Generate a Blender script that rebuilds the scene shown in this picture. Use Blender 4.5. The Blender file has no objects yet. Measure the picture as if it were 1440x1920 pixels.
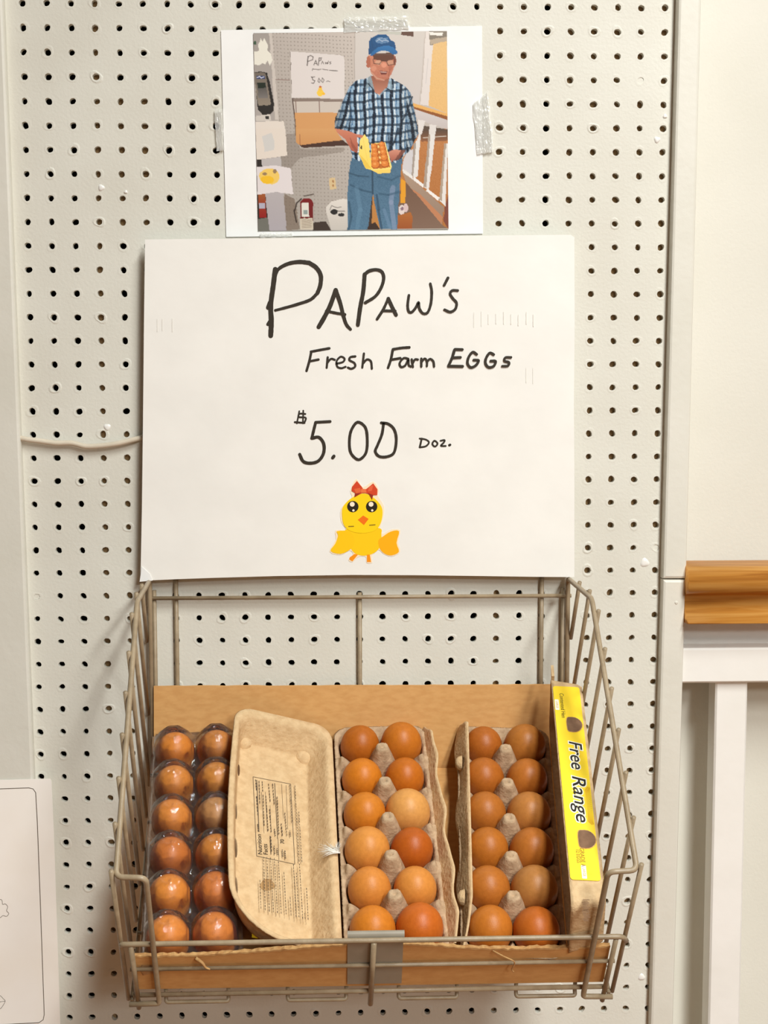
import bpy, math, random
import numpy as np
from mathutils import Matrix, Vector

# ------------------------------------------------------------------ camera, world, lights
scene = bpy.context.scene
col = scene.collection
rnd = random.Random(7)
Z0 = 1.90                                    # height of the pegboard's top hole row (world metres)
CAM = Vector((0.328541, -1.559044, Z0 - 0.395222))
RX = Vector((0.999391, -0.0348807, -0.0009624))      # camera right
RY = Vector((-0.0042517, -0.0943523, -0.9955298))    # camera down
RZ = Vector((0.0346339, 0.9949276, -0.0944431))      # camera forward
FPX = 2660.0
cam_data = bpy.data.cameras.new('camera')
cam_data.sensor_fit = 'VERTICAL'
cam_data.sensor_height = 36.0
cam_data.sensor_width = 27.0
cam_data.lens = FPX / 1920.0 * 36.0
cam_data.clip_start = 0.02
cam = bpy.data.objects.new('camera', cam_data)
col.objects.link(cam)
m = Matrix.Identity(4)
for i in range(3):
    m[i][0] = RX[i]; m[i][1] = -RY[i]; m[i][2] = -RZ[i]; m[i][3] = CAM[i]
cam.matrix_world = m
scene.camera = cam

world = bpy.data.worlds.new('world')
scene.world = world
world.use_nodes = True
bgn = world.node_tree.nodes['Background']
bgn.inputs[0].default_value = (1.0, 0.90, 0.76, 1)
bgn.inputs[1].default_value = 0.06

def area_light(name, loc, target, sx, sy, power, colour):
    ld = bpy.data.lights.new(name, 'AREA')
    ld.shape = 'RECTANGLE'; ld.size = sx; ld.size_y = sy
    ld.energy = power; ld.color = colour
    o = bpy.data.objects.new(name, ld)
    col.objects.link(o)
    o.location = loc
    d = Vector(target) - Vector(loc)
    o.rotation_euler = d.to_track_quat('-Z', 'Y').to_euler()
    return o
# ceiling troffers of the shop (ceiling at 3.0 m), facing straight down
LC = (0.985, 1.0, 0.97)
area_light('ceiling_light_near', (1.00, -1.50, 3.0), (1.00, -1.50, 0), 0.22, 1.2, 50, LC)
area_light('ceiling_light_middle', (1.60, -3.0, 3.0), (1.60, -3.0, 0), 0.25, 1.2, 76, LC)
area_light('ceiling_light_far', (1.90, -5.2, 3.0), (1.90, -5.2, 0), 0.50, 1.2, 140, LC)

vs = scene.view_settings
vs.view_transform = 'Standard'
try: vs.look = 'None'
except Exception: pass
vs.gamma = 1.0
vs.use_curve_mapping = False
vs.exposure = 0.15

# ------------------------------------------------------------------ pixel helper: a ray of the 1440x1920 frame cut with a real plane
def ray(px, py):
    return RX * ((px - 720.0) / FPX) + RY * ((py - 960.0) / FPX) + RZ
def at(px, py, Y):
    d = ray(px, py)
    return CAM + d * ((Y - CAM.y) / d.y)
def on_plane(M, z, px, py):
    """local (x, y) where the ray meets local plane z of frame M"""
    I = M.inverted()
    o = I @ CAM
    d = I.to_3x3() @ ray(px, py)
    t = (z - o.z) / d.z
    p = o + d * t
    return p.x, p.y

# ------------------------------------------------------------------ materials
def lin(c):
    return tuple(((v / 255.0) / 12.92 if v / 255.0 <= 0.04045 else ((v / 255.0 + 0.055) / 1.055) ** 2.4) for v in c)

def mat(name, c1, c2=None, scale=60, rough=0.6, bump=0.0, bscale=400, metal=0.0, stretch=(1, 1, 1), detail=4, spec=0.5, lo=0.35, hi=0.65):
    mt = bpy.data.materials.new(name)
    mt.use_nodes = True
    nt = mt.node_tree
    b = nt.nodes['Principled BSDF']
    b.inputs['Roughness'].default_value = rough
    b.inputs['Metallic'].default_value = metal
    b.inputs['Specular IOR Level'].default_value = spec
    b.inputs['Base Color'].default_value = (*lin(c1), 1)
    tc = nt.nodes.new('ShaderNodeTexCoord')
    mp = nt.nodes.new('ShaderNodeMapping')
    mp.inputs['Scale'].default_value = stretch
    nt.links.new(tc.outputs['Object'], mp.inputs['Vector'])
    if c2 is not None:
        n = nt.nodes.new('ShaderNodeTexNoise')
        n.inputs['Scale'].default_value = scale
        n.inputs['Detail'].default_value = detail
        nt.links.new(mp.outputs[0], n.inputs['Vector'])
        r = nt.nodes.new('ShaderNodeValToRGB')
        r.color_ramp.elements[0].position = lo
        r.color_ramp.elements[1].position = hi
        r.color_ramp.elements[0].color = (*lin(c1), 1)
        r.color_ramp.elements[1].color = (*lin(c2), 1)
        nt.links.new(n.outputs['Fac'], r.inputs['Fac'])
        nt.links.new(r.outputs['Color'], b.inputs['Base Color'])
    if bump > 0:
        n2 = nt.nodes.new('ShaderNodeTexNoise')
        n2.inputs['Scale'].default_value = bscale
        n2.inputs['Detail'].default_value = 3
        nt.links.new(mp.outputs[0], n2.inputs['Vector'])
        bp = nt.nodes.new('ShaderNodeBump')
        bp.inputs['Strength'].default_value = 1.0
        bp.inputs['Distance'].default_value = bump
        nt.links.new(n2.outputs['Fac'], bp.inputs['Height'])
        nt.links.new(bp.outputs['Normal'], b.inputs['Normal'])
    return mt

def flat(name, c, rough=0.7):
    return mat(name, c, rough=rough, spec=0.3)

def clear(name, tint, ior, rough, bump=0.0, bscale=200, milk=0.0):
    """thin clear plastic: see-through with a Fresnel gloss"""
    mt = bpy.data.materials.new(name)
    mt.use_nodes = True
    nt = mt.node_tree
    for n in list(nt.nodes):
        if n.type == 'BSDF_PRINCIPLED': nt.nodes.remove(n)
    out = [n for n in nt.nodes if n.type == 'OUTPUT_MATERIAL'][0]
    tr = nt.nodes.new('ShaderNodeBsdfTransparent'); tr.inputs[0].default_value = (*tint, 1)
    gl = nt.nodes.new('ShaderNodeBsdfGlossy'); gl.inputs['Roughness'].default_value = rough
    gl.inputs[0].default_value = (1, 1, 1, 1)
    fr = nt.nodes.new('ShaderNodeFresnel'); fr.inputs['IOR'].default_value = ior
    mx = nt.nodes.new('ShaderNodeMixShader')
    nt.links.new(fr.outputs[0], mx.inputs[0])
    nt.links.new(tr.outputs[0], mx.inputs[1]); nt.links.new(gl.outputs[0], mx.inputs[2])
    last = mx
    if milk > 0:
        df = nt.nodes.new('ShaderNodeBsdfDiffuse'); df.inputs[0].default_value = (0.96, 0.96, 0.94, 1)
        m2 = nt.nodes.new('ShaderNodeMixShader'); m2.inputs[0].default_value = milk
        nt.links.new(mx.outputs[0], m2.inputs[1]); nt.links.new(df.outputs[0], m2.inputs[2])
        last = m2
    if bump > 0:
        tc = nt.nodes.new('ShaderNodeTexCoord')
        n2 = nt.nodes.new('ShaderNodeTexNoise'); n2.inputs['Scale'].default_value = bscale
        nt.links.new(tc.outputs['Object'], n2.inputs['Vector'])
        bp = nt.nodes.new('ShaderNodeBump'); bp.inputs['Distance'].default_value = bump
        nt.links.new(n2.outputs['Fac'], bp.inputs['Height'])
        nt.links.new(bp.outputs['Normal'], gl.inputs['Normal'])
    nt.links.new(last.outputs[0], out.inputs['Surface'])
    return mt

def attr_mat(name, attr, rough=0.5):
    mt = bpy.data.materials.new(name)
    mt.use_nodes = True
    nt = mt.node_tree
    b = nt.nodes['Principled BSDF']
    a = nt.nodes.new('ShaderNodeAttribute'); a.attribute_name = attr
    nt.links.new(a.outputs['Color'], b.inputs['Base Color'])
    b.inputs['Roughness'].default_value = rough
    b.inputs['Specular IOR Level'].default_value = 0.3
    return mt

def egg_mat():
    mt = mat('eggshell', (200, 130, 70), rough=0.42, bump=0.00012, bscale=900, spec=0.35)
    nt = mt.node_tree
    b = nt.nodes['Principled BSDF']
    oi = nt.nodes.new('ShaderNodeObjectInfo')
    tc = nt.nodes.new('ShaderNodeTexCoord')
    n = nt.nodes.new('ShaderNodeTexNoise'); n.inputs['Scale'].default_value = 260; n.inputs['Detail'].default_value = 5
    add = nt.nodes.new('ShaderNodeVectorMath'); add.operation = 'ADD'
    nt.links.new(tc.outputs['Object'], add.inputs[0]); nt.links.new(oi.outputs['Random'], add.inputs[1])
    nt.links.new(add.outputs[0], n.inputs['Vector'])
    r = nt.nodes.new('ShaderNodeValToRGB')
    r.color_ramp.elements[0].position = 0.30; r.color_ramp.elements[1].position = 0.72
    r.color_ramp.elements[0].color = (0.91, 0.88, 0.84, 1); r.color_ramp.elements[1].color = (1.05, 1.05, 1.05, 1)
    nt.links.new(n.outputs['Fac'], r.inputs['Fac'])
    mx = nt.nodes.new('ShaderNodeMix'); mx.data_type = 'RGBA'; mx.blend_type = 'MULTIPLY'
    mx.inputs[0].default_value = 1.0
    nt.links.new(oi.outputs['Color'], mx.inputs[6]); nt.links.new(r.outputs['Color'], mx.inputs[7])
    nt.links.new(mx.outputs[2], b.inputs['Base Color'])
    b.inputs['Subsurface Weight'].default_value = 0.0
    return mt

def wood_mat(name, cs, scale, stretch, rough=0.35):
    mt = mat(name, cs[0], rough=rough, bump=0.0002, bscale=90, stretch=stretch)
    nt = mt.node_tree
    b = nt.nodes['Principled BSDF']
    mp = [n for n in nt.nodes if n.type == 'MAPPING'][0]
    n = nt.nodes.new('ShaderNodeTexNoise'); n.inputs['Scale'].default_value = scale
    n.inputs['Detail'].default_value = 6; n.inputs['Distortion'].default_value = 0.6
    nt.links.new(mp.outputs[0], n.inputs['Vector'])
    r = nt.nodes.new('ShaderNodeValToRGB')
    r.color_ramp.elements[0].position = 0.28; r.color_ramp.elements[0].color = (*lin(cs[0]), 1)
    r.color_ramp.elements[1].position = 0.72; r.color_ramp.elements[1].color = (*lin(cs[2]), 1)
    e = r.color_ramp.elements.new(0.47); e.color = (*lin(cs[1]), 1)
    nt.links.new(n.outputs['Fac'], r.inputs['Fac'])
    nt.links.new(r.outputs['Color'], b.inputs['Base Color'])
    return mt

M = {}
M['peg'] = mat('pegboard_paint', (222, 220, 209), (216, 213, 201), scale=9, rough=0.5, bump=0.00025, bscale=300, spec=0.35)
M['wall'] = mat('wall_paint', (222, 219, 208), (217, 214, 202), scale=6, rough=0.55, bump=0.0002, bscale=260, spec=0.3)
M['trim'] = mat('trim_paint', (223, 220, 209), (218, 215, 203), scale=12, rough=0.45, bump=0.0003, bscale=120, spec=0.35)
M['cavity'] = mat('unlit_cavity', (58, 46, 34), (44, 34, 25), scale=20, rough=0.9)  # dark colour stands in for the unlit void behind the holes
M['stud'] = mat('stud_wood', (186, 150, 104), (160, 124, 84), scale=30, rough=0.8, stretch=(8, 8, 1))
M['white_gloss'] = mat('white_gloss_paint', (243, 241, 236), (238, 236, 230), scale=15, rough=0.3, bump=0.0003, bscale=60)
M['oak'] = wood_mat('oak', [(164, 96, 34), (208, 140, 60), (230, 170, 90)], 150, (0.05, 1.0, 1.0))
M['paper'] = mat('printer_paper', (247, 247, 245), (243, 243, 241), scale=30, rough=0.6, spec=0.3)
M['card_white'] = mat('white_cardboard', (245, 243, 237), (240, 238, 232), scale=14, rough=0.65, bump=0.0003, bscale=40, spec=0.25)
M['ink'] = flat('marker_ink', (52, 44, 34), 0.55)
M['faint'] = flat('faint_print', (234, 231, 223), 0.7)
M['sheet'] = mat('colouring_sheet_paper', (254, 249, 242), (251, 244, 234), scale=11, rough=0.7, bump=0.0006, bscale=14, spec=0.2)
M['line'] = flat('printed_line', (92, 78, 62), 0.7)
M['tape'] = clear('clear_tape', (0.93, 0.93, 0.90), 1.6, 0.14, 0.0018, 160, milk=0.38)
M['cable'] = mat('cable_jacket', (220, 208, 188), (208, 196, 176), scale=60, rough=0.45)
M['wire'] = mat('wire_coating', (166, 147, 119), (149, 130, 103), scale=70, rough=0.42, bump=0.0002, bscale=300, spec=0.5)
M['plate'] = mat('grey_metal_plate', (158, 148, 132), (148, 139, 123), scale=40, rough=0.45)
M['card'] = mat('kraft_cardboard', (216, 166, 106), (207, 155, 96), scale=140, rough=0.85, bump=0.0002, bscale=90, stretch=(0.6, 1.4, 1.4), spec=0.2)
M['card_edge'] = mat('torn_kraft_edge', (212, 170, 112), (186, 138, 84), scale=160, rough=0.9)
M['pulp'] = mat('paper_pulp', (218, 188, 146), (204, 172, 130), scale=130, rough=0.95, bump=0.0012, bscale=230, spec=0.1, detail=6)
M['pulp_shaded'] = mat('shaded_paper_pulp', (196, 168, 136), (170, 142, 112), scale=150, rough=0.95, bump=0.0012, bscale=230, spec=0.1, detail=6)  # same pulp as the lids, with the base's shade put into its colour
M['lock'] = mat('pulp_lock_tab', (132, 100, 76), (116, 86, 64), scale=150, rough=0.95)
M['egg'] = egg_mat()
M['clear'] = clear('clear_plastic', (0.985, 0.98, 0.98), 1.42, 0.035, 0.0008, 260, milk=0.02)
M['yellow'] = mat('yellow_label', (255, 222, 42), (252, 214, 34), scale=20, rough=0.45)
M['ink_black'] = flat('label_black_ink', (38, 32, 24), 0.5)
M['ink_white'] = flat('label_white_ink', (250, 247, 232), 0.5)
M['ink_gold'] = flat('label_gold_ink', (222, 164, 14), 0.5)
M['ink_brown'] = flat('label_brown_ink', (150, 106, 38), 0.5)
M['feather'] = flat('white_down', (250, 247, 238), 0.8)
M['floor'] = wood_mat('floor_boards', [(136, 88, 50), (152, 102, 60), (164, 114, 70)], 8, (0.3, 3, 1), 0.5)

# ------------------------------------------------------------------ mesh helpers
def mesh_obj(name, verts, faces, material, parent=None, smooth=False, matrix=None):
    me = bpy.data.meshes.new(name)
    me.from_pydata([tuple(v) for v in verts], [], faces)
    me.update()
    if smooth: me.shade_smooth()
    me.materials.append(material)
    o = bpy.data.objects.new(name, me)
    col.objects.link(o)
    if parent is not None: o.parent = parent
    if matrix is not None: o.matrix_local = matrix
    return o

def tag(o, label=None, cat=None, group=None, kind=None):
    if label: o['label'] = label
    if cat: o['category'] = cat
    if group: o['group'] = group
    if kind: o['kind'] = kind
    return o

def empty(name, matrix=None):
    o = bpy.data.objects.new(name, None)
    o.empty_display_size = 0.02
    col.objects.link(o)
    if matrix is not None: o.matrix_world = matrix
    return o

class MB:
    def __init__(self): self.v = []; self.f = []
    def add(self, vs, fs):
        k = len(self.v)
        self.v += [Vector(p) for p in vs]
        self.f += [tuple(i + k for i in f) for f in fs]
        return self
    def box(self, lo, hi, bev=0.0):
        x0, y0, z0 = lo; x1, y1, z1 = hi
        if bev <= 0:
            vs = [(x, y, z) for x in (x0, x1) for y in (y0, y1) for z in (z0, z1)]
            fs = [(0, 1, 3, 2), (4, 6, 7, 5), (0, 4, 5, 1), (2, 3, 7, 6), (0, 2, 6, 4), (1, 5, 7, 3)]
            return self.add(vs, fs)
        # chamfered box
        c = ((x0 + x1) / 2, (y0 + y1) / 2, (z0 + z1) / 2)
        h = ((x1 - x0) / 2, (y1 - y0) / 2, (z1 - z0) / 2)
        vs = []; idx = {}
        for sx in (-1, 1):
            for sy in (-1, 1):
                for sz in (-1, 1):
                    for ax in range(3):
                        s = (sx, sy, sz)
                        idx[(s, ax)] = len(vs)
                        vs.append(tuple(c[i] + s[i] * (h[i] - (bev if i != ax else 0)) for i in range(3)))
        fs = []
        for ax in range(3):
            a, b = [i for i in range(3) if i != ax]
            for sg in (-1, 1):
                q = []
                for (p, r) in ((-1, -1), (1, -1), (1, 1), (-1, 1)):
                    s = [0, 0, 0]; s[ax] = sg; s[a] = p; s[b] = r
                    q.append(idx[(tuple(s), ax)])
                fs.append(tuple(q))
        for ax in range(3):
            a, b = [i for i in range(3) if i != ax]
            for p in (-1, 1):
                for r in (-1, 1):
                    s0 = [0, 0, 0]; s1 = [0, 0, 0]
                    s0[a] = s1[a] = p; s0[b] = s1[b] = r; s0[ax] = -1; s1[ax] = 1
                    s0 = tuple(s0); s1 = tuple(s1)
                    fs.append((idx[(s0, a)], idx[(s1, a)], idx[(s1, b)], idx[(s0, b)]))
        for sx in (-1, 1):
            for sy in (-1, 1):
                for sz in (-1, 1):
                    s = (sx, sy, sz)
                    fs.append((idx[(s, 0)], idx[(s, 1)], idx[(s, 2)]))
        return self.add(vs, fs)
    def tube(self, pts, r, seg=8):
        pts = [Vector(p) for p in pts]
        n = len(pts)
        tang = []
        for i in range(n):
            t = (pts[min(i + 1, n - 1)] - pts[max(i - 1, 0)])
            tang.append(t.normalized())
        ref = Vector((0, 0, 1)) if abs(tang[0].z) < 0.9 else Vector((1, 0, 0))
        nrm = (ref - tang[0] * ref.dot(tang[0])).normalized()
        vs = []; fs = []
        for i in range(n):
            nrm = (nrm - tang[i] * nrm.dot(tang[i])).normalized()
            bn = tang[i].cross(nrm)
            rr = r if not callable(r) else r(i / (n - 1))
            for k in range(seg):
                a = 2 * math.pi * k / seg
                vs.append(pts[i] + (nrm * math.cos(a) + bn * math.sin(a)) * rr)
        for i in range(n - 1):
            for k in range(seg):
                k2 = (k + 1) % seg
                fs.append((i * seg + k, i * seg + k2, (i + 1) * seg + k2, (i + 1) * seg + k))
        fs.append(tuple(range(seg))[::-1]); fs.append(tuple((n - 1) * seg + k for k in range(seg)))
        return self.add(vs, fs)
    def build(self, name, material, parent=None, smooth=False, matrix=None):
        return mesh_obj(name, self.v, self.f, material, parent, smooth, matrix)

def fillet(pts, r, n=5):
    """round the inner corners of a polyline"""
    pts = [Vector(p) for p in pts]
    out = [pts[0]]
    for i in range(1, len(pts) - 1):
        a, b, c = pts[i - 1], pts[i], pts[i + 1]
        d1 = (a - b); d2 = (c - b)
        q = min(r, d1.length * 0.45, d2.length * 0.45)
        p1 = b + d1.normalized() * q; p2 = b + d2.normalized() * q
        for k in range(n + 1):
            t = k / n
            out.append(p1 * (1 - t) ** 2 + b * 2 * t * (1 - t) + p2 * t * t)
    out.append(pts[-1])
    return out

def smooth_line(pts, n=6):
    """Catmull-Rom through 2-D or 3-D points"""
    pts = [Vector(p) for p in pts]
    if len(pts) < 3: return pts
    closed = (pts[0] - pts[-1]).length < 1e-6
    out = []
    L = len(pts)
    for i in range(L - 1):
        p1, p2 = pts[i], pts[i + 1]
        p0 = pts[i - 1] if i > 0 else (pts[-2] if closed else p1 * 2 - p2)
        p3 = pts[i + 2] if i + 2 < L else (pts[1] if closed else p2 * 2 - p1)
        for k in range(n):
            t = k / n
            out.append(0.5 * ((2 * p1) + (p2 - p0) * t + (2 * p0 - 5 * p1 + 4 * p2 - p3) * t * t + (3 * p1 - p0 - 3 * p2 + p3) * t ** 3))
    out.append(pts[-1])
    return out

def ribbon(mb, pts, w, lift, cap=True, jitter=0.0, thick=0.00012):
    """a marker stroke: flat ribbon in the local XY plane of the mesh, lying at z=lift, with a hair of body"""
    pts = [Vector((p[0], p[1])) for p in pts]
    n = len(pts)
    L = []; Rr = []
    for i in range(n):
        t = pts[min(i + 1, n - 1)] - pts[max(i - 1, 0)]
        if t.length < 1e-9: t = Vector((1, 0))
        t.normalize(); nn = Vector((-t.y, t.x))
        ww = (w(i / max(1, n - 1)) if callable(w) else w) * 0.5
        ww *= 1 + rnd.uniform(-jitter, jitter)
        L.append(pts[i] + nn * ww); Rr.append(pts[i] - nn * ww)
    vs = []; fs = []
    for i in range(n):
        vs.append((L[i].x, L[i].y, lift)); vs.append((Rr[i].x, Rr[i].y, lift))
    for i in range(n - 1):
        fs.append((2 * i, 2 * i + 1, 2 * i + 3, 2 * i + 2))
    mb.add(vs, fs)
    if cap:
        for e, q in ((0, pts[0]), (n - 1, pts[-1])):
            ww = (L[e] - Rr[e]).length / 2
            k = 10
            mb.add([(q.x + ww * math.cos(2 * math.pi * j / k), q.y + ww * math.sin(2 * math.pi * j / k), lift - thick * 0.3) for j in range(k)], [tuple(range(k))])

def slab(mb, outline, z0, z1):
    """prism over a 2-D outline (counter-clockwise)"""
    n = len(outline)
    vs = [(p[0], p[1], z0) for p in outline] + [(p[0], p[1], z1) for p in outline]
    fs = [tuple(range(n))[::-1], tuple(range(n, 2 * n))]
    for i in range(n):
        j = (i + 1) % n
        fs.append((i, j, n + j, n + i))
    return mb.add(vs, fs)

def ccw(pts):
    a = sum(pts[i][0] * pts[(i + 1) % len(pts)][1] - pts[(i + 1) % len(pts)][0] * pts[i][1] for i in range(len(pts)))
    return pts if a > 0 else pts[::-1]

def wall_frame(Y):
    """frame lying on a plane parallel to the pegboard: local x = world X, local y = world Z, local z toward the room"""
    F = Matrix.Identity(4)
    F[1][1] = 0; F[1][2] = -1; F[2][1] = 1; F[2][2] = 0
    F[1][3] = Y
    return F
def wp(px, py, Y):
    p = at(px, py, Y)
    return (p.x, p.z)

def text_mesh(body, size, shear=0.0, offset=0.0, extrude=0.0):
    cu = bpy.data.curves.new('text', 'FONT')
    cu.body = body; cu.size = size; cu.shear = shear; cu.offset = offset; cu.extrude = extrude
    cu.align_x = 'CENTER'; cu.align_y = 'CENTER'; cu.resolution_u = 4
    o = bpy.data.objects.new('text', cu)
    col.objects.link(o)
    bpy.context.view_layer.update()
    dg = bpy.context.evaluated_depsgraph_get()
    me = bpy.data.meshes.new_from_object(o.evaluated_get(dg))
    bpy.data.objects.remove(o)
    return me
def text_obj(name, body, size, material, parent, matrix, shear=0.0, offset=0.0, xscale=1.0):
    me = text_mesh(body, size, shear, offset)
    me.materials.clear(); me.materials.append(material)
    o = bpy.data.objects.new(name, me)
    col.objects.link(o); o.parent = parent
    o.matrix_local = matrix @ Matrix.Diagonal((xscale, 1, 1, 1))
    return o
# ------------------------------------------------------------------ the setting
P = 0.0254
def pegboard_clean():
    """cells of 16 loop points (corners included), 5 rings each"""
    c0, c1, r0, r1 = -2, 27, -10, 56
    K = 16
    T = 0.006
    per = [(1, 0), (1, .5), (1, 1), (.5, 1), (0, 1), (-.5, 1), (-1, 1), (-1, .5), (-1, 0), (-1, -.5), (-1, -1), (-.5, -1), (0, -1), (.5, -1), (1, -1), (1, -.5)]
    ang = [math.atan2(p[1], p[0]) for p in per]
    plug = {(26, 3), (0, 25), (27, 23)}
    rr = random.Random(3)
    vs = []; fs = []
    for cc in range(c0, c1 + 1):
        for ro in range(r0, r1 + 1):
            cx = cc * P; cz = Z0 - ro * P
            b = len(vs)
            r = 0.0034 * rr.uniform(0.90, 1.08)
            jx, jz = rr.uniform(-1, 1) * 0.0003, rr.uniform(-1, 1) * 0.0003
            lump = rr.uniform(0.00003, 0.00020) if rr.random() < 0.8 else rr.uniform(0.0002, 0.0006)
            ph = rr.uniform(0, 6.28)
            for p in per:
                vs.append((cx + p[0] * P / 2, 0.0, cz + p[1] * P / 2))
            ecc = rr.uniform(0, 0.13)
            for ring, (rad, y) in enumerate(((2.0, 0.0), (1.5, -lump), (1.04, -lump * 0.4), (0.98, T))):
                for a in ang:
                    w = 1 + (ecc * math.sin(2 * a + ph) + rr.uniform(-0.07, 0.05) if ring >= 2 else 0.14 * math.sin(2 * a + ph * 1.7) + 0.06 * math.sin(3 * a + ph))
                    vs.append((cx + jx + math.cos(a) * r * rad * w, y, cz + jz + math.sin(a) * r * rad * w))
            for ring in range(4):
                a0 = b + ring * K
                for k in range(K):
                    k2 = (k + 1) % K
                    fs.append((a0 + k, a0 + k2, a0 + K + k2, a0 + K + k))
            if (cc, ro) in plug:
                n0 = len(vs)
                for a in ang:
                    vs.append((cx + math.cos(a) * r * 1.05, 0.0006, cz + math.sin(a) * r * 1.05))
                fs.append(tuple(n0 + k for k in range(K)))
    o = mesh_obj('wall_back', vs, fs, M['peg'])
    return tag(o, 'off-white painted pegboard wall with rows of round holes', None, None, 'structure')

peg = pegboard_clean()
# what stands behind the holes: backing wall and studs
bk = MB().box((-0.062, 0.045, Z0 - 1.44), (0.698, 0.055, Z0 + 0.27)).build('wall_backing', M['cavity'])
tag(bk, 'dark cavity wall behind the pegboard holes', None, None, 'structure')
for (x0, x1, zt, zb) in ((0.064, 0.089, 0.26, -1.43), (0.0892, 0.140, -0.090, -0.245), (0.0892, 0.114, -0.445, -0.93), (0.496, 0.520, 0.26, -1.43), (0.521, 0.545, 0.26, -0.24), (0.572, 0.697, 0.26, -1.43)):
    s = MB().box((x0, 0.0085, Z0 + zb), (x1, 0.040, Z0 + zt)).build('stud', M['stud'], peg)
# paint blobs on the board
def blob(px, py, r, h=0.0012):
    mb = MB(); c = at(px, py, 0)
    n = 12; rings = ((1.0, 0.0), (0.8, 0.7), (0.4, 1.0))
    vs = []; fs = []
    for (q, y) in rings:
        for k in range(n):
            a = 2 * math.pi * k / n
            w = 1 + 0.15 * math.sin(3 * a + px)
            vs.append((c.x + math.cos(a) * r * q * w, -0.0001 - h * y, c.z + math.sin(a) * r * q * w))
    for g in range(2):
        for k in range(n):
            fs.append((g * n + k, g * n + (k + 1) % n, (g + 1) * n + (k + 1) % n, (g + 1) * n + k))
    fs.append(tuple(2 * n + k for k in range(n)))
    mb.add(vs, fs).build('paint_blob', M['white_gloss'], peg, True)
for px, py, r in ((190, 352, 0.0035), (1232, 262, 0.0035), (1247, 218, 0.0025), (1209, 1055, 0.005), (201, 801, 0.0038), (1203, 1832, 0.004), (236, 360, 0.002)):
    blob(px, py, r)

def board_quad(name, pts, d_front, d_back, bev, material):
    """upright board from four corner (x, z) points, front face at Y=-d_front"""
    mb = MB()
    pts = ccw(pts)
    cx = sum(p[0] for p in pts) / 4; cz = sum(p[1] for p in pts) / 4
    def ins(p, b):
        return (p[0] - math.copysign(b, p[0] - cx), p[1] - math.copysign(b, p[1] - cz))
    loops = [[(p[0], -d_back, p[1]) for p in pts], [(p[0], -(d_front - bev), p[1]) for p in pts],
             [(*(lambda q: (q[0], -(d_front - bev * 0.3), q[1]))(ins(p, bev * 0.3)),) for p in pts],
             [(*(lambda q: (q[0], -d_front, q[1]))(ins(p, bev)),) for p in pts]]
    vs = [v for l in loops for v in l]
    fs = []
    for g in range(3):
        for k in range(4):
            k2 = (k + 1) % 4
            fs.append((g * 4 + k, g * 4 + k2, (g + 1) * 4 + k2, (g + 1) * 4 + k))
    fs.append((12, 13, 14, 15)); fs.append((3, 2, 1, 0))
    mb.add(vs, fs)
    return mb.build(name, material)

a = wp(5, 5, -0.012); b_ = wp(62, 1450, -0.012)
sl = (b_[0] - a[0]) / (b_[1] - a[1])
top = Z0 + 0.27; bot = Z0 - 1.44
lx = lambda z: a[0] + sl * (z - a[1])
t = board_quad('trim_1', [(-0.12, bot), (lx(bot), bot), (lx(top), top), (-0.12, top)], 0.012, -0.001, 0.003, M['trim'])
tag(t, 'wide off-white trim board at the left edge of the pegboard', None, None, 'structure')
w = MB().box((-1.2, 0.0, 0), (-0.11, 0.02, 3.0)).build('wall_left', M['wall']); tag(w, 'plain off-white wall left of the pegboard', None, None, 'structure')

# right trim, upper and lower piece
def rx(px, py, d): return wp(px, py, -d)
tl, tr = rx(1272, 5, 0.014), rx(1315, 5, 0.014)
ml, mr = rx(1243, 1086, 0.014), rx(1287, 1086, 0.014)
bl, br = rx(1220, 1910, 0.014), rx(1263, 1910, 0.014)
def ext(p, q, z):
    k = (q[0] - p[0]) / (q[1] - p[1]); return (p[0] + k * (z - p[1]), z)
t = board_quad('trim_2', [(ml[0], ml[1] + 0.0006), (mr[0], mr[1] + 0.0006), ext(tr, mr, top), ext(tl, ml, top)], 0.0145, -0.06, 0.003, M['trim'])
tag(t, 'upper off-white corner trim board right of the pegboard', None, None, 'structure')
t = board_quad('trim_3', [ext(ml, bl, bot), ext(mr, br, bot), (mr[0] - 0.0004, mr[1] - 0.0006), (ml[0] + 0.0002, ml[1] - 0.0006)], 0.014, -0.06, 0.003, M['trim'])
tag(t, 'lower off-white corner trim board right of the pegboard', None, None, 'structure')
nail = at(1268, 1130, -0.014)
mb = MB(); n = 10
mb.add([(nail.x + 0.002 * math.cos(2 * math.pi * k / n), -0.0140, nail.z + 0.002 * math.sin(2 * math.pi * k / n)) for k in range(n)] +
       [(nail.x + 0.0012 * math.cos(2 * math.pi * k / n), -0.0148, nail.z + 0.0012 * math.sin(2 * math.pi * k / n)) for k in range(n)],
       [(k, (k + 1) % n, n + (k + 1) % n, n + k) for k in range(n)] + [tuple(range(n, 2 * n))])
mb.build('nail_head', M['trim'], t)
w = MB().box((0.70, 0.062, 0), (2.4, 0.08, 3.0)).build('wall_right', M['wall']); tag(w, 'plain off-white wall behind the railing', None, None, 'structure')
fl = MB().box((-3, -6, -0.05), (4, 0.3, 0.0)).build('floor', M['floor']); tag(fl, 'brown boarded floor', None, None, 'structure')

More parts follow.
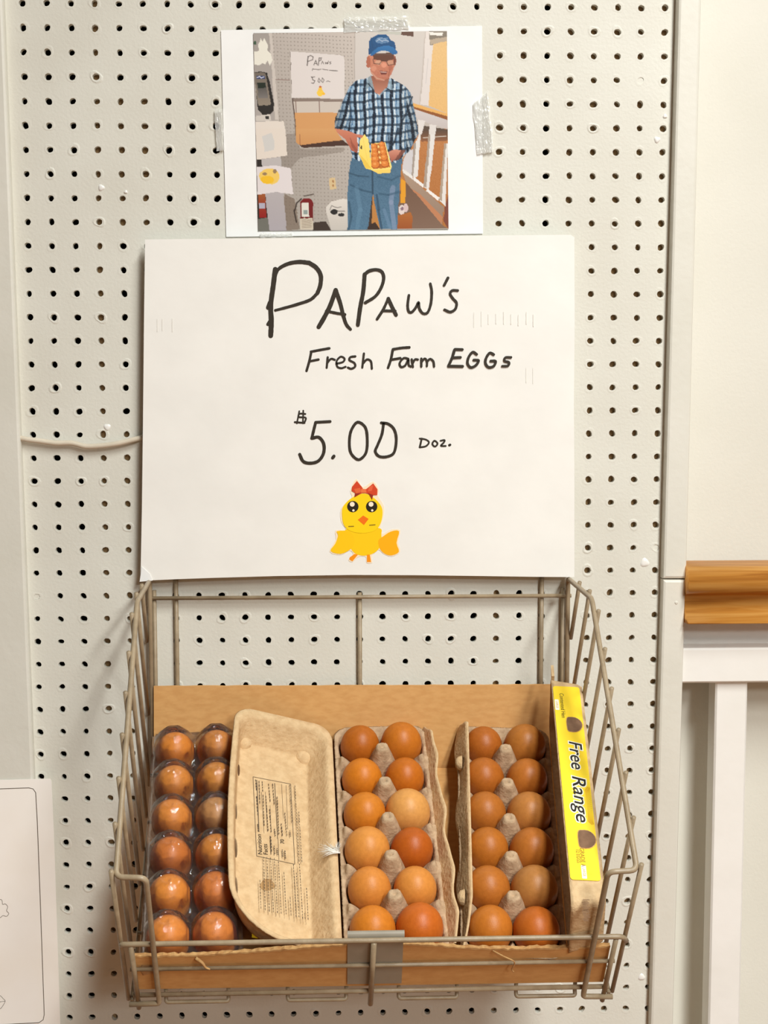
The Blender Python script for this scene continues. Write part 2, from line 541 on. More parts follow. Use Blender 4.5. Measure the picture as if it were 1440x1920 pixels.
# railing beside the trim
RL = empty('railing', Matrix.Translation((0.74, 0.02, 0)))
tag(RL, 'white railing with oak handrail right of the pegboard', 'railing')
RI = RL.matrix_world.inverted()
def rail_profile(name, prof, x0, x1, material, smooth=False):
    mb = MB(); n = len(prof)
    xs = [x0, x1]
    vs = [(x, p[0], p[1]) for x in xs for p in prof]
    fs = [(k, (k + 1) % n, n + (k + 1) % n, n + k) for k in range(n)] + [tuple(range(n))[::-1], tuple(range(n, 2 * n))]
    mb.add([RI @ Vector(v) for v in vs], fs)
    return mb.build(name, material, RL, smooth)
zt = Z0 - 0.603
hp = [(0.045, zt - 0.006), (0.03, zt), (-0.012, zt), (-0.022, zt - 0.002), (-0.029, zt - 0.008), (-0.032, zt - 0.016), (-0.031, zt - 0.024), (-0.027, zt - 0.029),
      (-0.020, zt - 0.0305), (-0.014, zt - 0.033), (-0.0125, zt - 0.038), (-0.0145, zt - 0.045), (-0.020, zt - 0.053), (-0.0265, zt - 0.059), (-0.027, zt - 0.0632), (0.03, zt - 0.0635), (0.045, zt - 0.05)]
hp = [(v.x, v.y) for v in smooth_line([(*p, 0) for p in hp], 4)]
rail_profile('handrail', hp, 0.7165, 2.3, M['oak'], True)
rail_profile('rail_fillet', [(0.040, Z0 - 0.6655), (0.020, Z0 - 0.6655), (0.020, Z0 - 0.698), (0.040, Z0 - 0.698)], 0.7165, 2.3, M['white_gloss'])
rail_profile('top_rail', [(0.040, Z0 - 0.697), (-0.006, Z0 - 0.697), (-0.008, Z0 - 0.699), (-0.008, Z0 - 0.7345), (-0.006, Z0 - 0.7365), (0.040, Z0 - 0.7365)], 0.7165, 2.3, M['white_gloss'])
for k in range(3):
    x = 0.7565 + 0.135 * k
    mb = MB().box((x, -0.0005, Z0 - 1.75), (x + 0.0365, 0.0300, Z0 - 0.7366), 0.002)
    mb.v = [RI @ v for v in mb.v]
    mb.build('baluster', M['white_gloss'], RL)
rail_profile('bottom_rail', [(0.034, Z0 - 1.75), (-0.004, Z0 - 1.75), (-0.004, Z0 - 1.90), (0.034, Z0 - 1.90)], 0.7165, 2.3, M['white_gloss'])

# ------------------------------------------------------------------ cardboard sign with hand lettering
SY = -0.019
sign = empty('sign_board', Matrix.Translation((0.355, SY, Z0 - 0.615)))
tag(sign, 'white cardboard sign with black handwritten egg price above the basket', 'sign')
SM = wall_frame(SY)
SL = sign.matrix_world.inverted() @ SM            # parts are drawn in the wall frame, then hung under the sign
edge = [(272, 449), (420, 447.5), (660, 444.5), (880, 442), (1070, 440), (1077, 445), (1077.5, 600), (1076, 760), (1077, 900), (1077, 1082), (1000, 1081.5), (900, 1080), (780, 1078.5), (660, 1078), (520, 1080), (400, 1083.5), (330, 1086), (285, 1088), (263, 1089), (264, 1060), (266, 960), (268, 800), (270, 600)]
mb = MB(); slab(mb, ccw([wp(x, y, SY) for x, y in edge]), -0.0036, 0.0)
mb.build('panel', M['card_white'], sign, False, SL)
mb = MB(); slab(mb, ccw([wp(x, y, SY) for x, y in ((266, 1062), (281, 1076), (286, 1088.5), (262, 1090.5))]), 0.0002, 0.0008)
mb.build('corner_tape', M['paper'], sign, False, SL)
S2 = lambda p: wp(460 + p[0] * 0.375, 460 + p[1] * 0.375, SY)
PXM = 0.375 / 1720.0                                # zoom pixel to metres on the sign
def strokes(name, lst, material=M['ink'], lift=0.0003, parent=sign, fr=SL, conv=S2, unit=PXM, sm=True):
    mb = MB()
    for k, (pts, w) in enumerate(lst):
        q = [conv(p) for p in pts]
        if sm and len(q) > 2: q = [tuple(v) for v in smooth_line([(*p, 0) for p in q], 6)]
        wf = (lambda t, w=w: (w[0] + (w[1] - w[0]) * t) * unit) if isinstance(w, tuple) else w * unit
        ribbon(mb, q, wf, lift + 0.00004 * k, jitter=0.05)
    return mb.build(name, material, parent, False, fr)
strokes('lettering', [
    ([(150, 120), (140, 200), (127, 300), (130, 380), (127, 452)], 25), ([(114, 312), (124, 285)], 22), ([(113, 395), (122, 380)], 16),
    ([(150, 150), (168, 117), (215, 92), (270, 83), (320, 88)], (15, 22)), ([(320, 88), (355, 112), (377, 150), (375, 200), (360, 240)], (22, 20)), ([(360, 240), (325, 272), (260, 295), (200, 312), (150, 325)], (17, 13)),
    ([(452, 224), (425, 300), (395, 360), (367, 408)], 22), ([(452, 224), (475, 290), (490, 350), (505, 395), (526, 420)], (22, 15)), ([(405, 328), (450, 338), (498, 346)], 14),
    ([(597, 145), (590, 230), (575, 310), (563, 398)], 20), ([(597, 145), (620, 128), (655, 122), (683, 133), (692, 165), (680, 210), (650, 255), (600, 287)], (17, 15)),
    ([(715, 266), (690, 320), (659, 369)], 14), ([(715, 266), (735, 310), (754, 348)], 18), ([(688, 327), (750, 328)], 13),
    ([(818, 250), (812, 300), (817, 330), (832, 334), (852, 312), (866, 285), (870, 315), (888, 340), (912, 335), (928, 290), (932, 230), (925, 192)], 13),
    ([(1013, 163), (994, 200)], 14), ([(1062, 226), (1035, 226), (1024, 242), (1038, 266), (1056, 288), (1050, 318), (1025, 333), (996, 322)], 13)])
strokes('lettering', [
    ([(330, 532), (320, 580), (306, 628)], 13), ([(328, 532), (375, 523), (420, 515)], 13), ([(322, 580), (366, 571)], 12),
    ([(412, 560), (407, 612)], 11), ([(409, 588), (428, 568), (447, 572)], 11),
    ([(455, 592), (488, 583), (496, 566), (477, 557), (457, 578), (460, 606), (480, 614), (502, 607)], 10),
    ([(550, 555), (526, 559), (521, 574), (545, 588), (549, 606), (530, 617), (513, 611)], 11),
    ([(593, 541), (585, 611)], 11), ([(587, 592), (608, 571), (628, 580), (633, 616)], 11),
    ([(738, 520), (728, 570), (714, 612)], 13), ([(738, 520), (780, 513), (820, 510)], 13), ([(728, 572), (775, 564)], 12),
    ([(815, 567), (792, 564), (772, 588), (779, 608), (800, 600), (815, 570), (817, 598), (828, 606)], 11),
    ([(832, 570), (838, 608)], 11), ([(836, 592), (848, 571), (863, 571)], 11),
    ([(880, 566), (880, 606)], 11), ([(882, 582), (897, 566), (908, 580), (908, 604)], 11), ([(908, 582), (924, 568), (940, 580), (944, 606)], 11),
    ([(1085, 521), (1048, 520)], 14), ([(1046, 522), (1034, 562), (1016, 602)], 14), ([(1016, 604), (1086, 605)], 14), ([(1034, 562), (1076, 560)], 13),
    ([(1157, 545), (1137, 534), (1117, 558), (1111, 590), (1127, 610), (1152, 600), (1166, 576), (1142, 573)], 13),
    ([(1242, 546), (1222, 538), (1204, 563), (1201, 590), (1216, 609), (1241, 604), (1251, 580), (1227, 578)], 13),
    ([(1328, 560), (1300, 561), (1296, 578), (1318, 585), (1312, 602), (1284, 604)], 12)])
strokes('lettering', [
    ([(270, 829), (258, 890)], 8), ([(290, 826), (288, 890)], 8), ([(248, 884), (296, 888)], 10), ([(296, 886), (302, 862), (268, 858), (272, 842), (300, 843)], 9),
    ([(424, 881), (352, 885)], 14), ([(352, 885), (342, 925), (333, 964)], 15), ([(333, 964), (368, 960), (392, 992), (391, 1040), (365, 1078), (325, 1089), (290, 1080), (272, 1045)], 16),
    ([(437, 1062), (443, 1054)], 17),
    ([(562, 884), (532, 920), (521, 970), (525, 1030), (550, 1064), (575, 1069), (604, 1035), (610, 970), (600, 910), (562, 884)], 14),
    ([(692, 888), (683, 945), (661, 1000), (650, 1030), (670, 1055), (710, 1056), (744, 1035), (755, 970), (744, 920), (715, 893), (680, 887)], 14)])
strokes('lettering', [
    ([(882, 966), (872, 1010)], 10), ([(872, 966), (902, 971), (918, 985), (903, 1004), (874, 1010)], 9),
    ([(946, 977), (935, 993), (948, 1006), (961, 991), (946, 977)], 9), ([(976, 977), (996, 974), (992, 986), (978, 1002), (1002, 1003)], 9), ([(1020, 999), (1024, 997)], 12)])
for so in ([([(x, 340 + 8 * math.sin(x)), (x, 400 + 10 * math.cos(x))], 5) for x in (1143, 1180, 1215, 1253, 1292, 1328, 1365, 1405, 1440)],
           [([(1404, 615), (1404, 685)], 5), ([(1438, 615), (1438, 690)], 5)], [([(-440, 370), (-440, 430)], 5), ([(-415, 370), (-415, 425)], 5), ([(-365, 368), (-365, 430)], 5)]):
    strokes('faint_print', so, M['faint'])

# chick cut-out stuck to the sign
CH = empty('chick_cutout', Matrix.Translation((0.365, SY - 0.0004, Z0 - 0.60)))
tag(CH, 'yellow paper chick cut-out with a red bow stuck on the sign', 'cutout')
CL = CH.matrix_world.inverted() @ SM
S3 = lambda p: wp(590 + p[0] / 7.2, 880 + p[1] / 7.2, SY)
def patch(name, pts, colour, lift, parent=CH, sm=5, fr=CL, conv=S3):
    q = [conv(p) for p in pts]
    if sm: q = [(v.x, v.y) for v in smooth_line([(*p, 0) for p in q + [q[0]]], sm)[:-1]]
    mb = MB(); slab(mb, ccw(q), lift - 0.00012, lift)
    return mb.build(name, colour if not isinstance(colour, tuple) else flat(name + '_colour', colour, 0.5), parent, False, fr)
def disc(cx, cy, r, n=20, ry=None): return [(cx + r * math.cos(2 * math.pi * k / n), cy + (ry or r) * math.sin(2 * math.pi * k / n)) for k in range(n)]
patch('halo', [(560, 130), (650, 240), (790, 165), (865, 280), (850, 350), (935, 500), (925, 650), (885, 790), (920, 870), (1020, 815), (1155, 820), (1125, 980), (1155, 1110), (1040, 1175), (930, 1140), (860, 1085), (775, 1160), (775, 1260), (700, 1260), (690, 1180), (590, 1180), (510, 1250), (455, 1220), (520, 1150), (470, 1095), (350, 1155), (200, 1110), (285, 950), (280, 825), (420, 815), (355, 700), (360, 520), (500, 385), (480, 290)], (253, 232, 200), 0.0004, sm=3)
patch('body', [(440, 800), (860, 790), (900, 880), (890, 1030), (800, 1130), (660, 1165), (540, 1130), (470, 1030), (450, 900)], (255, 206, 10), 0.00056)
patch('wing', [(300, 835), (450, 830), (520, 880), (540, 990), (480, 1080), (350, 1140), (215, 1100), (280, 1000), (315, 890)], (255, 203, 8), 0.00070, sm=3)
patch('wing', [(1140, 835), (1030, 838), (930, 900), (860, 960), (880, 1070), (950, 1140), (1040, 1160), (1138, 1110), (1105, 990)], (255, 180, 6), 0.00064, sm=3)
patch('head', [(660, 325), (800, 385), (900, 500), (915, 620), (880, 750), (800, 830), (640, 860), (480, 830), (395, 750), (370, 620), (385, 500), (500, 385)], (255, 214, 8), 0.00084)
for cx in (515, 769):
    e = patch('eye', disc(cx, 502, 77), (38, 30, 14), 0.0010, sm=0)
    for (hx, hy, hr) in ((cx - 8, 470, 33), (cx + 8, 553, 16)):
        mb = MB(); slab(mb, ccw([S3(p) for p in disc(hx, hy, hr, 14)]), 0.00102, 0.00114)
        mb.build('eye_glint', flat('glint', (255, 236, 212)), e)
patch('beak', [(655, 622), (728, 668), (665, 750), (583, 680)], (246, 116, 10), 0.0010, sm=0)
strokes('cheek_line', [([(460, 770), (525, 768)], 14), ([(742, 753), (815, 747)], 14)], flat('cheek', (150, 120, 20)), 0.0010, CH, CL, S3, 1 / 7.2 / 1720)
patch('bow', [(570, 155), (640, 240), (660, 275), (700, 262), (790, 188), (848, 270), (845, 345), (770, 350), (690, 320), (640, 320), (540, 375), (545, 320), (498, 290), (505, 235)], (214, 70, 34), 0.00100, sm=0)
patch('bow', [(630, 262), (690, 265), (700, 315), (625, 312)], (238, 120, 66), 0.00118, sm=0)
patch('bow', [(530, 265), (610, 250), (635, 300), (560, 325)], (228, 104, 56), 0.00114, sm=0)
patch('bow', [(740, 230), (790, 215), (770, 290), (715, 300)], (232, 98, 60), 0.00112, sm=0)
patch('bow', [(720, 318), (790, 345), (775, 412)], (150, 44, 22), 0.00116, sm=0)
patch('bow', [(545, 325), (620, 322), (535, 378)], (150, 44, 22), 0.00116, sm=0)
patch('foot', [(540, 1140), (585, 1150), (510, 1240), (465, 1215), (475, 1185)], (250, 150, 12), 0.0006, sm=0)
patch('foot', [(705, 1150), (745, 1150), (762, 1250), (705, 1250)], (250, 150, 12), 0.0006, sm=0)

# cable clipped along the board, running behind the sign
cp = [(20, 816), (45, 823), (75, 827), (105, 831), (135, 831), (160, 837), (190, 836), (220, 832), (245, 826), (275, 818)]
mb = MB().tube(smooth_line([at(x, y, -0.0065) for x, y in cp], 5), 0.0029, 10)
tag(mb.build('cable', M['cable'], None, True), 'beige cable sagging across the pegboard left of the sign', 'cable')

# colouring sheet at the lower left
HY = -0.0135
cs = empty('colouring_sheet', Matrix.Translation((-0.05, HY, Z0 - 1.2)))
tag(cs, 'cream paper colouring sheet with rounded black border at lower left', 'paper')
CSM = cs.matrix_world.inverted() @ wall_frame(HY)
pe = [(-140, 1465), (0, 1462.5), (94, 1460), (96.5, 1464), (101, 1560), (105, 1680), (109, 1800), (113, 1920), (117, 2040), (-130, 2050)]
mb = MB(); slab(mb, ccw([wp(x, y, HY) for x, y in pe]), -0.0003, 0.0)
mb.build('sheet', M['sheet'], cs, False, CSM)
W1 = lambda p: wp(p[0], p[1], HY)
bd = [(-125, 1482), (0, 1479), (54, 1477.2), (62, 1479), (67, 1486), (70, 1540), (76, 1700), (80.5, 1830), (83, 1902), (81, 1912), (73, 1917.5), (0, 1921), (-120, 1926)]
strokes('border_line', [(bd, 1.3)], M['line'], 0.0002, cs, CSM, W1, 1 / 1700, sm=False)
q8 = lambda l: [(x / 4, 1440 + y / 4) for x, y in l]
for so in [[(q8([(-60, 1010), (-30, 985), (0, 985), (15, 992), (20, 1022), (40, 1019), (58, 1040), (50, 1070), (66, 1090), (50, 1112), (22, 1107), (0, 1122), (-40, 1118)]), 0.8)], [(q8([(-40, 1700), (0, 1706), (25, 1730), (39, 1748), (20, 1785), (0, 1806), (-40, 1815)]), 0.8), (q8([(-30, 1758), (0, 1753), (39, 1748)]), 0.7)]]:
    strokes('printed_outline', so, M['line'], 0.0002, cs, CSM, W1, 1 / 1700)
# ------------------------------------------------------------------ printed photograph taped above the sign
PY = -0.0025
pp = empty('photo_print', Matrix.Translation((0.352, PY, Z0 - 0.245)))
tag(pp, 'white printer paper with a colour photo of a man in a blue cap', 'print')
PPM = pp.matrix_world.inverted() @ wall_frame(PY)
def sheet_mesh():
    c = [wp(414, 56, PY), wp(904, 48, PY), wp(906, 438, PY), wp(424, 444, PY)]
    n = 14; vs = []; fs = []
    for j in range(n + 1):
        for i in range(n + 1):
            s, t = i / n, j / n
            x = (c[0][0] * (1 - s) + c[1][0] * s) * (1 - t) + (c[3][0] * (1 - s) + c[2][0] * s) * t
            y = (c[0][1] * (1 - s) + c[1][1] * s) * (1 - t) + (c[3][1] * (1 - s) + c[2][1] * s) * t
            z = -0.0011 + 0.0010 * math.sin(s * 3.1) * math.sin(t * 2.9)
            vs.append((x, y, min(z, -0.0001)))
    for j in range(n):
        for i in range(n):
            k = j * (n + 1) + i
            fs.append((k, k + n + 1, k + n + 2, k + 1))
    return vs, fs
v_, f_ = sheet_mesh()
mesh_obj('paper_sheet', v_, f_, M['paper'], pp, True, PPM)

# the printed picture is a fine grid of coloured points: painted here shape by shape
X0, X1, Y0_, Y1 = 473.0, 843.0, 56.0, 436.0
RES = 1.15
NW, NH = int((X1 - X0) / RES), int((Y1 - Y0_) / RES)
gx, gy = np.meshgrid(X0 + (np.arange(NW) + 0.5) * RES, Y0_ + (np.arange(NH) + 0.5) * RES)
img = np.zeros((NH, NW, 3))
npr = np.random.RandomState(5)
def inside(pts):
    msk = np.zeros((NH, NW), bool)
    n = len(pts)
    for i in range(n):
        xa, ya = pts[i]; xb, yb = pts[(i + 1) % n]
        if ya == yb: continue
        c = ((ya > gy) != (yb > gy)) & (gx < (xb - xa) * (gy - ya) / (yb - ya) + xa)
        msk ^= c
    return msk
def T1(l): return [(470 + x * .13194, 50 + y * .13194) for x, y in l]
def T2(l): return [(650 + x * .13889, 50 + y * .13889) for x, y in l]
def T3(l): return [(470 + x * .13194, 240 + y * .13194) for x, y in l]
def T4(l): return [(650 + x * .13889, 240 + y * .13889) for x, y in l]
def fill(pts, c, alpha=1.0, c2=None, noise=0):
    mk = inside(pts)
    cc = np.array(c, float)[None, None, :] * np.ones((NH, NW, 1))
    if c2 is not None:
        ys = [p[1] for p in pts]; t = np.clip((gy - min(ys)) / (max(ys) - min(ys)), 0, 1)[..., None]
        cc = cc * (1 - t) + np.array(c2, float) * t
    if noise: cc = cc + (npr.rand(NH, NW, 1) - 0.5) * noise
    img[mk] = img[mk] * (1 - alpha) + cc[mk] * alpha
    return mk
def oval(cx, cy, rx_, ry_, c, alpha=1.0):
    mk = ((gx - cx) / rx_) ** 2 + ((gy - cy) / ry_) ** 2 < 1
    img[mk] = img[mk] * (1 - alpha) + np.array(c, float) * alpha
def line(pts, w, c, alpha=1.0):
    for (xa, ya), (xb, yb) in zip(pts[:-1], pts[1:]):
        L2 = (xb - xa) ** 2 + (yb - ya) ** 2 + 1e-9
        t = np.clip(((gx - xa) * (xb - xa) + (gy - ya) * (yb - ya)) / L2, 0, 1)
        d = np.hypot(gx - xa - t * (xb - xa), gy - ya - t * (yb - ya))
        a = np.clip(w / 2 - d + 0.5, 0, 1)[..., None] * alpha
        img[:] = img * (1 - a) + np.array(c, float) * a
# wall and its holes
tt = np.clip((gy - 60) / 370, 0, 1)[..., None]; ss = np.clip((gx - 480) / 190, 0, 1)[..., None]
img[:] = (np.array([200., 190., 182.]) * (1 - tt) + np.array([178., 170., 162.]) * tt) * (0.93 + 0.09 * ss)
for i in range(24):
    for j in range(52):
        hx = 512 + i * 6.6 + j * 0.25; hy = 62 + j * 7.0 + i * 0.35
        if hx < 664: oval(hx, hy, 1.25, 1.25, (150, 141, 132), 0.75)
fill(T3([(420, 100), (640, 60), (700, 290), (1320, 270), (1320, 330), (700, 420), (520, 620), (420, 560)]), (120, 108, 98), 0.35)
fill(T3([(480, 930), (620, 1000), (700, 1440), (480, 1460)]), (112, 92, 76), 0.5)
fill(T3([(880, 1340), (1060, 1320), (1150, 1470), (880, 1470)]), (62, 48, 40), 0.9)
# left post
fill([(474, 56), (505, 56), (527, 436), (474, 436)], (168, 160, 154), 1, (186, 178, 174))
fill(T1([(260, 90), (300, 90), (400, 1320), (350, 1320)]), (205, 196, 188))
fill(T3([(80, 440), (150, 440), (270, 1470), (80, 1470)]), (58, 50, 44))
fill(T3([(110, 940), (205, 930), (225, 1270), (120, 1270)]), (164, 100, 56), 1, (150, 36, 34))
fill(T3([(115, 1060), (205, 1060), (210, 1140), (118, 1140)]), (180, 176, 190))
fill(T3([(105, 1290), (245, 1270), (265, 1470), (105, 1470)]), (120, 118, 110))
fill(T3([(150, 440), (425, 400), (510, 1470), (265, 1470)]), (192, 186, 184), 1, (176, 168, 172))
# ghost-shaped paper, wall dispenser, papers on the post
oval(478.5, 80.5, 3, 3.4, (80, 100, 82))
fill(T1([(110, 260), (140, 165), (165, 215), (190, 165), (240, 260), (240, 340), (290, 390), (310, 470), (270, 550), (240, 480), (200, 535), (170, 510), (120, 545), (45, 530), (45, 350), (120, 345)]), (232, 228, 216))
fill(T1([(55, 640), (150, 630), (230, 650), (270, 760), (330, 1100), (330, 1180), (280, 1240), (170, 1250), (100, 1170)]), (52, 46, 42))
fill(T1([(55, 650), (150, 640), (215, 655), (285, 1100), (110, 1120), (60, 800)]), (122, 112, 102), 1, (150, 138, 124))
fill(T1([(85, 790), (210, 785), (245, 1000), (110, 1010)]), (84, 80, 76), 1, (132, 126, 122))
fill(T1([(95, 790), (205, 788), (215, 860), (105, 862)]), (44, 52, 40))
fill(T1([(80, 690), (200, 690), (205, 730), (85, 735)]), (52, 66, 110)); line(T1([(92, 715), (130, 700), (150, 722), (190, 706)]), 1.6, (225, 225, 235))
fill(T1([(75, 1260), (275, 1240), (290, 1330), (80, 1340)]), (208, 200, 192)); fill(T1([(205, 1270), (258, 1265), (260, 1305), (212, 1310)]), (60, 56, 52))
fill(T1([(65, 1345), (470, 1330), (500, 1530), (70, 1530)]), (226, 216, 206))
fill(T3([(75, 0), (488, 0), (520, 385), (82, 440)]), (226, 215, 204))
fill(T3([(160, 110), (300, 60), (340, 190), (330, 300), (200, 330)]), (196, 200, 202), 0.55)
fill(T3([(85, 545), (340, 520), (565, 565), (605, 935), (380, 905), (95, 945)]), (224, 216, 216))
oval(*T3([(265, 680)])[0], 19, 15.5, (240, 200, 92), 0.85); oval(*T3([(235, 730)])[0], 12, 8, (240, 190, 40), 0.8)
oval(*T3([(200, 640)])[0], 3.8, 2.8, (140, 116, 96), .8); oval(*T3([(342, 605)])[0], 3.6, 4.2, (140, 116, 96), .8)
# small sign, basket and box
fill(T1([(555, 345), (600, 400), (620, 1010), (585, 1010)]), (112, 102, 94), 0.8)
fill(T1([(562, 345), (1325, 410), (1335, 1010), (585, 1005)]), (222, 214, 210))
INK = (70, 62, 58)
for l, w in (([(815, 420), (800, 545)], 1.7), ([(815, 425), (850, 405), (888, 425), (880, 465), (810, 490)], 1.2), ([(925, 475), (895, 540)], 1.2), ([(925, 475), (945, 540)], 1.2), ([(905, 520), (940, 520)], .9),
             ([(975, 440), (960, 545)], 1.3), ([(975, 445), (1000, 440), (1000, 470), (968, 490)], 1.1), ([(1020, 490), (1005, 525)], .9), ([(1020, 490), (1040, 525)], 1.), ([(1060, 500), (1068, 525), (1080, 505), (1090, 525), (1100, 485)], .9), ([(1135, 495), (1115, 505), (1135, 520), (1118, 530)], .9),
             ([(880, 590), (872, 615)], 1.0), ([(880, 595), (960, 605), (1000, 600)], 1.0), ([(1020, 600), (1100, 612)], 1.0), ([(1120, 615), (1225, 625)], 1.3), ([(905, 705), (870, 710), (875, 745), (905, 760), (890, 795), (865, 790)], 1.1),
             ([(965, 725), (950, 770), (970, 785), (985, 755), (965, 725)], .9), ([(1015, 720), (1003, 770), (1022, 785), (1040, 750), (1015, 720)], .9), ([(1075, 772), (1095, 765), (1125, 775)], .9), ([(858, 705), (868, 715)], 1.6)):
    line(T1(l), w, INK, 0.85)
oval(*T1([(985, 930)])[0], 6, 6.5, (242, 204, 84)); oval(*T1([(985, 880)])[0], 3.4, 4, (240, 196, 84)); oval(*T1([(983, 845)])[0], 2.8, 1.6, (196, 110, 50)); oval(*T1([(1035, 945)])[0], 2.2, 2.6, (242, 190, 60))
fill(T1([(590, 1010), (1310, 1020), (1300, 1055), (600, 1055)]), (140, 124, 114), 0.9)
fill(T1([(600, 1055), (1270, 1055), (1250, 1215), (630, 1215)]), (206, 196, 186))
line(T1([(640, 1050), (645, 1210)]), 1.2, (120, 92, 84)); line(T1([(972, 1055), (975, 1210)]), 1.2, (120, 92, 84)); line(T1([(595, 1020), (640, 1440), (640, 1530)]), 2.0, (96, 78, 70))
fill(T1([(620, 1215), (1240, 1215), (1200, 1530), (650, 1530)]), (212, 160, 108))
fill(T3([(640, 0), (1190, 0), (1300, 170), (690, 235), (640, 200)]), (214, 164, 112), 1, (206, 152, 100))
line(T3([(700, 80), (700, 230)]), 1.0, (150, 96, 70)); fill(T3([(690, 235), (1050, 190), (1310, 165), (1390, 240), (720, 270)]), (84, 58, 46))
line(T1([(350, 745), (550, 755)]), 1.0, (130, 100, 92))
# outlet, extinguisher, bucket
fill(T3([(1110, 715), (1200, 690), (1215, 860), (1120, 875)]), (214, 190, 148)); oval(*T3([(1170, 755)])[0], 2, 2.6, (176, 134, 92)); oval(*T3([(1168, 815)])[0], 2, 2.6, (176, 134, 92))
line(T3([(720, 1000), (650, 1060), (620, 1180), (650, 1340)]), 2.4, (66, 54, 48)); line(T3([(760, 960), (890, 935)]), 2.0, (96, 84, 76))
fill(T3([(700, 1040), (760, 990), (850, 1000), (885, 1060), (890, 1440), (700, 1450)]), (128, 30, 32), 1, (110, 40, 36)); fill(T3([(705, 1290), (880, 1270), (885, 1450), (705, 1450)]), (206, 194, 176))
for k in range(6): line(T3([(730, 1310 + 22 * k), (860, 1300 + 22 * k)]), 1.0, (120, 100, 86), 0.6)
fill(T3([(720, 1060), (820, 1050), (830, 1255), (720, 1262)]), (222, 218, 208)); fill(T3([(750, 1160), (806, 1160), (806, 1220), (750, 1220)]), (120, 138, 136), 0.7)
fill(T3([(1070, 1190), (1070, 1120), (1150, 1040), (1300, 1005), (1400, 1010), (1400, 1460), (1140, 1460)]), (222, 216, 208), 1, (198, 190, 182))
oval(*T3([(1185, 1190)])[0], 7, 5, (50, 46, 44)); oval(*T3([(1285, 1232)])[0], 5.5, 3.4, (54, 50, 48)); line(T3([(1125, 1160), (1150, 1100), (1220, 1130), (1280, 1120)]), 0.9, (90, 84, 80)); line(T3([(1240, 1180), (1330, 1180)]), 1.2, (70, 64, 60))
# plain wall behind the man, right side of the picture
fill(T2([(110, 60), (1060, 60), (990, 1060), (110, 1060)]), (212, 205, 198), 1, (206, 198, 194)); line(T2([(108, 70), (104, 700)]), 0.8, (168, 158, 150))
fill(T2([(740, 70), (905, 65), (900, 135), (730, 110)]), (110, 84, 72)); fill(T2([(350, 66), (740, 64), (720, 110), (420, 90)]), (196, 196, 186))
fill(T2([(1110, 60), (1360, 60), (1360, 250), (1110, 250)]), (140, 130, 116)); fill(T2([(1110, 80), (1300, 75), (1290, 115), (1120, 118)]), (238, 234, 226)); fill(T2([(1115, 180), (1360, 130), (1360, 220), (1130, 240)]), (186, 170, 150))
fill(T2([(1160, 240), (1350, 190), (1362, 1170), (1100, 1060)]), (228, 192, 136), 1, (226, 184, 122), 8)
fill(T2([(1062, 66), (1112, 66), (1116, 250), (1165, 250), (1100, 1060), (995, 1045), (1050, 400)]), (226, 218, 212), 1, (220, 212, 208)); line(T2([(1060, 70), (1035, 420), (985, 1040)]), 1.0, (190, 180, 172)); line(T2([(1100, 430), (1065, 760)]), 1.2, (190, 184, 184), .6)
# railing and floor beyond
fill(T4([(900, 0), (1370, 0), (1370, 1360), (700, 1360), (700, 550)]), (190, 130, 78), 1, (176, 116, 62), 14)
fill(T2([(880, 1300), (1365, 1380), (1365, 1445), (900, 1445)]), (96, 78, 64)); fill(T4([(980, 0), (1365, 20), (1365, 160), (1000, 180)]), (92, 74, 60), 1, (150, 100, 66)); line(T4([(1030, 120), (1340, 100)]), 1.4, (220, 214, 204))
fill(T4([(740, 550), (1310, 1060), (1290, 1310), (1050, 1060), (800, 720)]), (176, 152, 132), 1, (150, 128, 112)); fill(T4([(850, 800), (1000, 900), (1300, 1200), (1280, 1310), (1000, 1010)]), (190, 132, 96))
fill(T4([(790, 720), (1290, 1310), (1370, 1360), (690, 1360), (690, 900)]), (120, 92, 74), 1, (134, 108, 92))
fill(T4([(1320, 1060), (1372, 900), (1372, 1360), (1310, 1260)]), (130, 76, 62))
fill(T4([(820, 300), (900, 280), (870, 660), (750, 550), (760, 420)]), (208, 204, 206))
for q in ([(930, 190), (1000, 0), (960, 640), (890, 680)], [(1115, 0), (1205, 0), (1110, 830), (1040, 790)], [(1340, 200), (1372, 200), (1330, 1050), (1260, 980)]): fill(T4(q), (224, 220, 216))
fill(T4([(905, 200), (940, 190), (895, 650), (870, 640)]), (168, 156, 146)); fill(T4([(1100, 100), (1135, 0), (1075, 800), (1035, 780)]), (172, 156, 142)); fill(T4([(1320, 200), (1345, 200), (1280, 980), (1245, 960)]), (176, 158, 140))
fill(T4([(755, 540), (890, 640), (890, 690), (760, 590)]), (228, 224, 220)); fill(T4([(905, 650), (1040, 755), (1035, 800), (890, 690)]), (234, 230, 226)); fill(T4([(1090, 810), (1250, 930), (1240, 980), (1070, 840)]), (234, 230, 226))
fill(T2([(890, 1020), (1362, 1170), (1362, 1220), (900, 1075)]), (226, 176, 104)); fill(T2([(895, 1070), (1362, 1205), (1362, 1255), (910, 1100)]), (150, 92, 42))
fill(T2([(915, 1105), (1362, 1255), (1362, 1380), (945, 1240)]), (208, 202, 202), 1, (196, 186, 182)); fill(T2([(960, 1245), (1060, 1260), (1010, 1445), (960, 1445)]), (222, 216, 212)); fill(T2([(1120, 1310), (1215, 1320), (1200, 1445), (1110, 1445)]), (220, 214, 210))
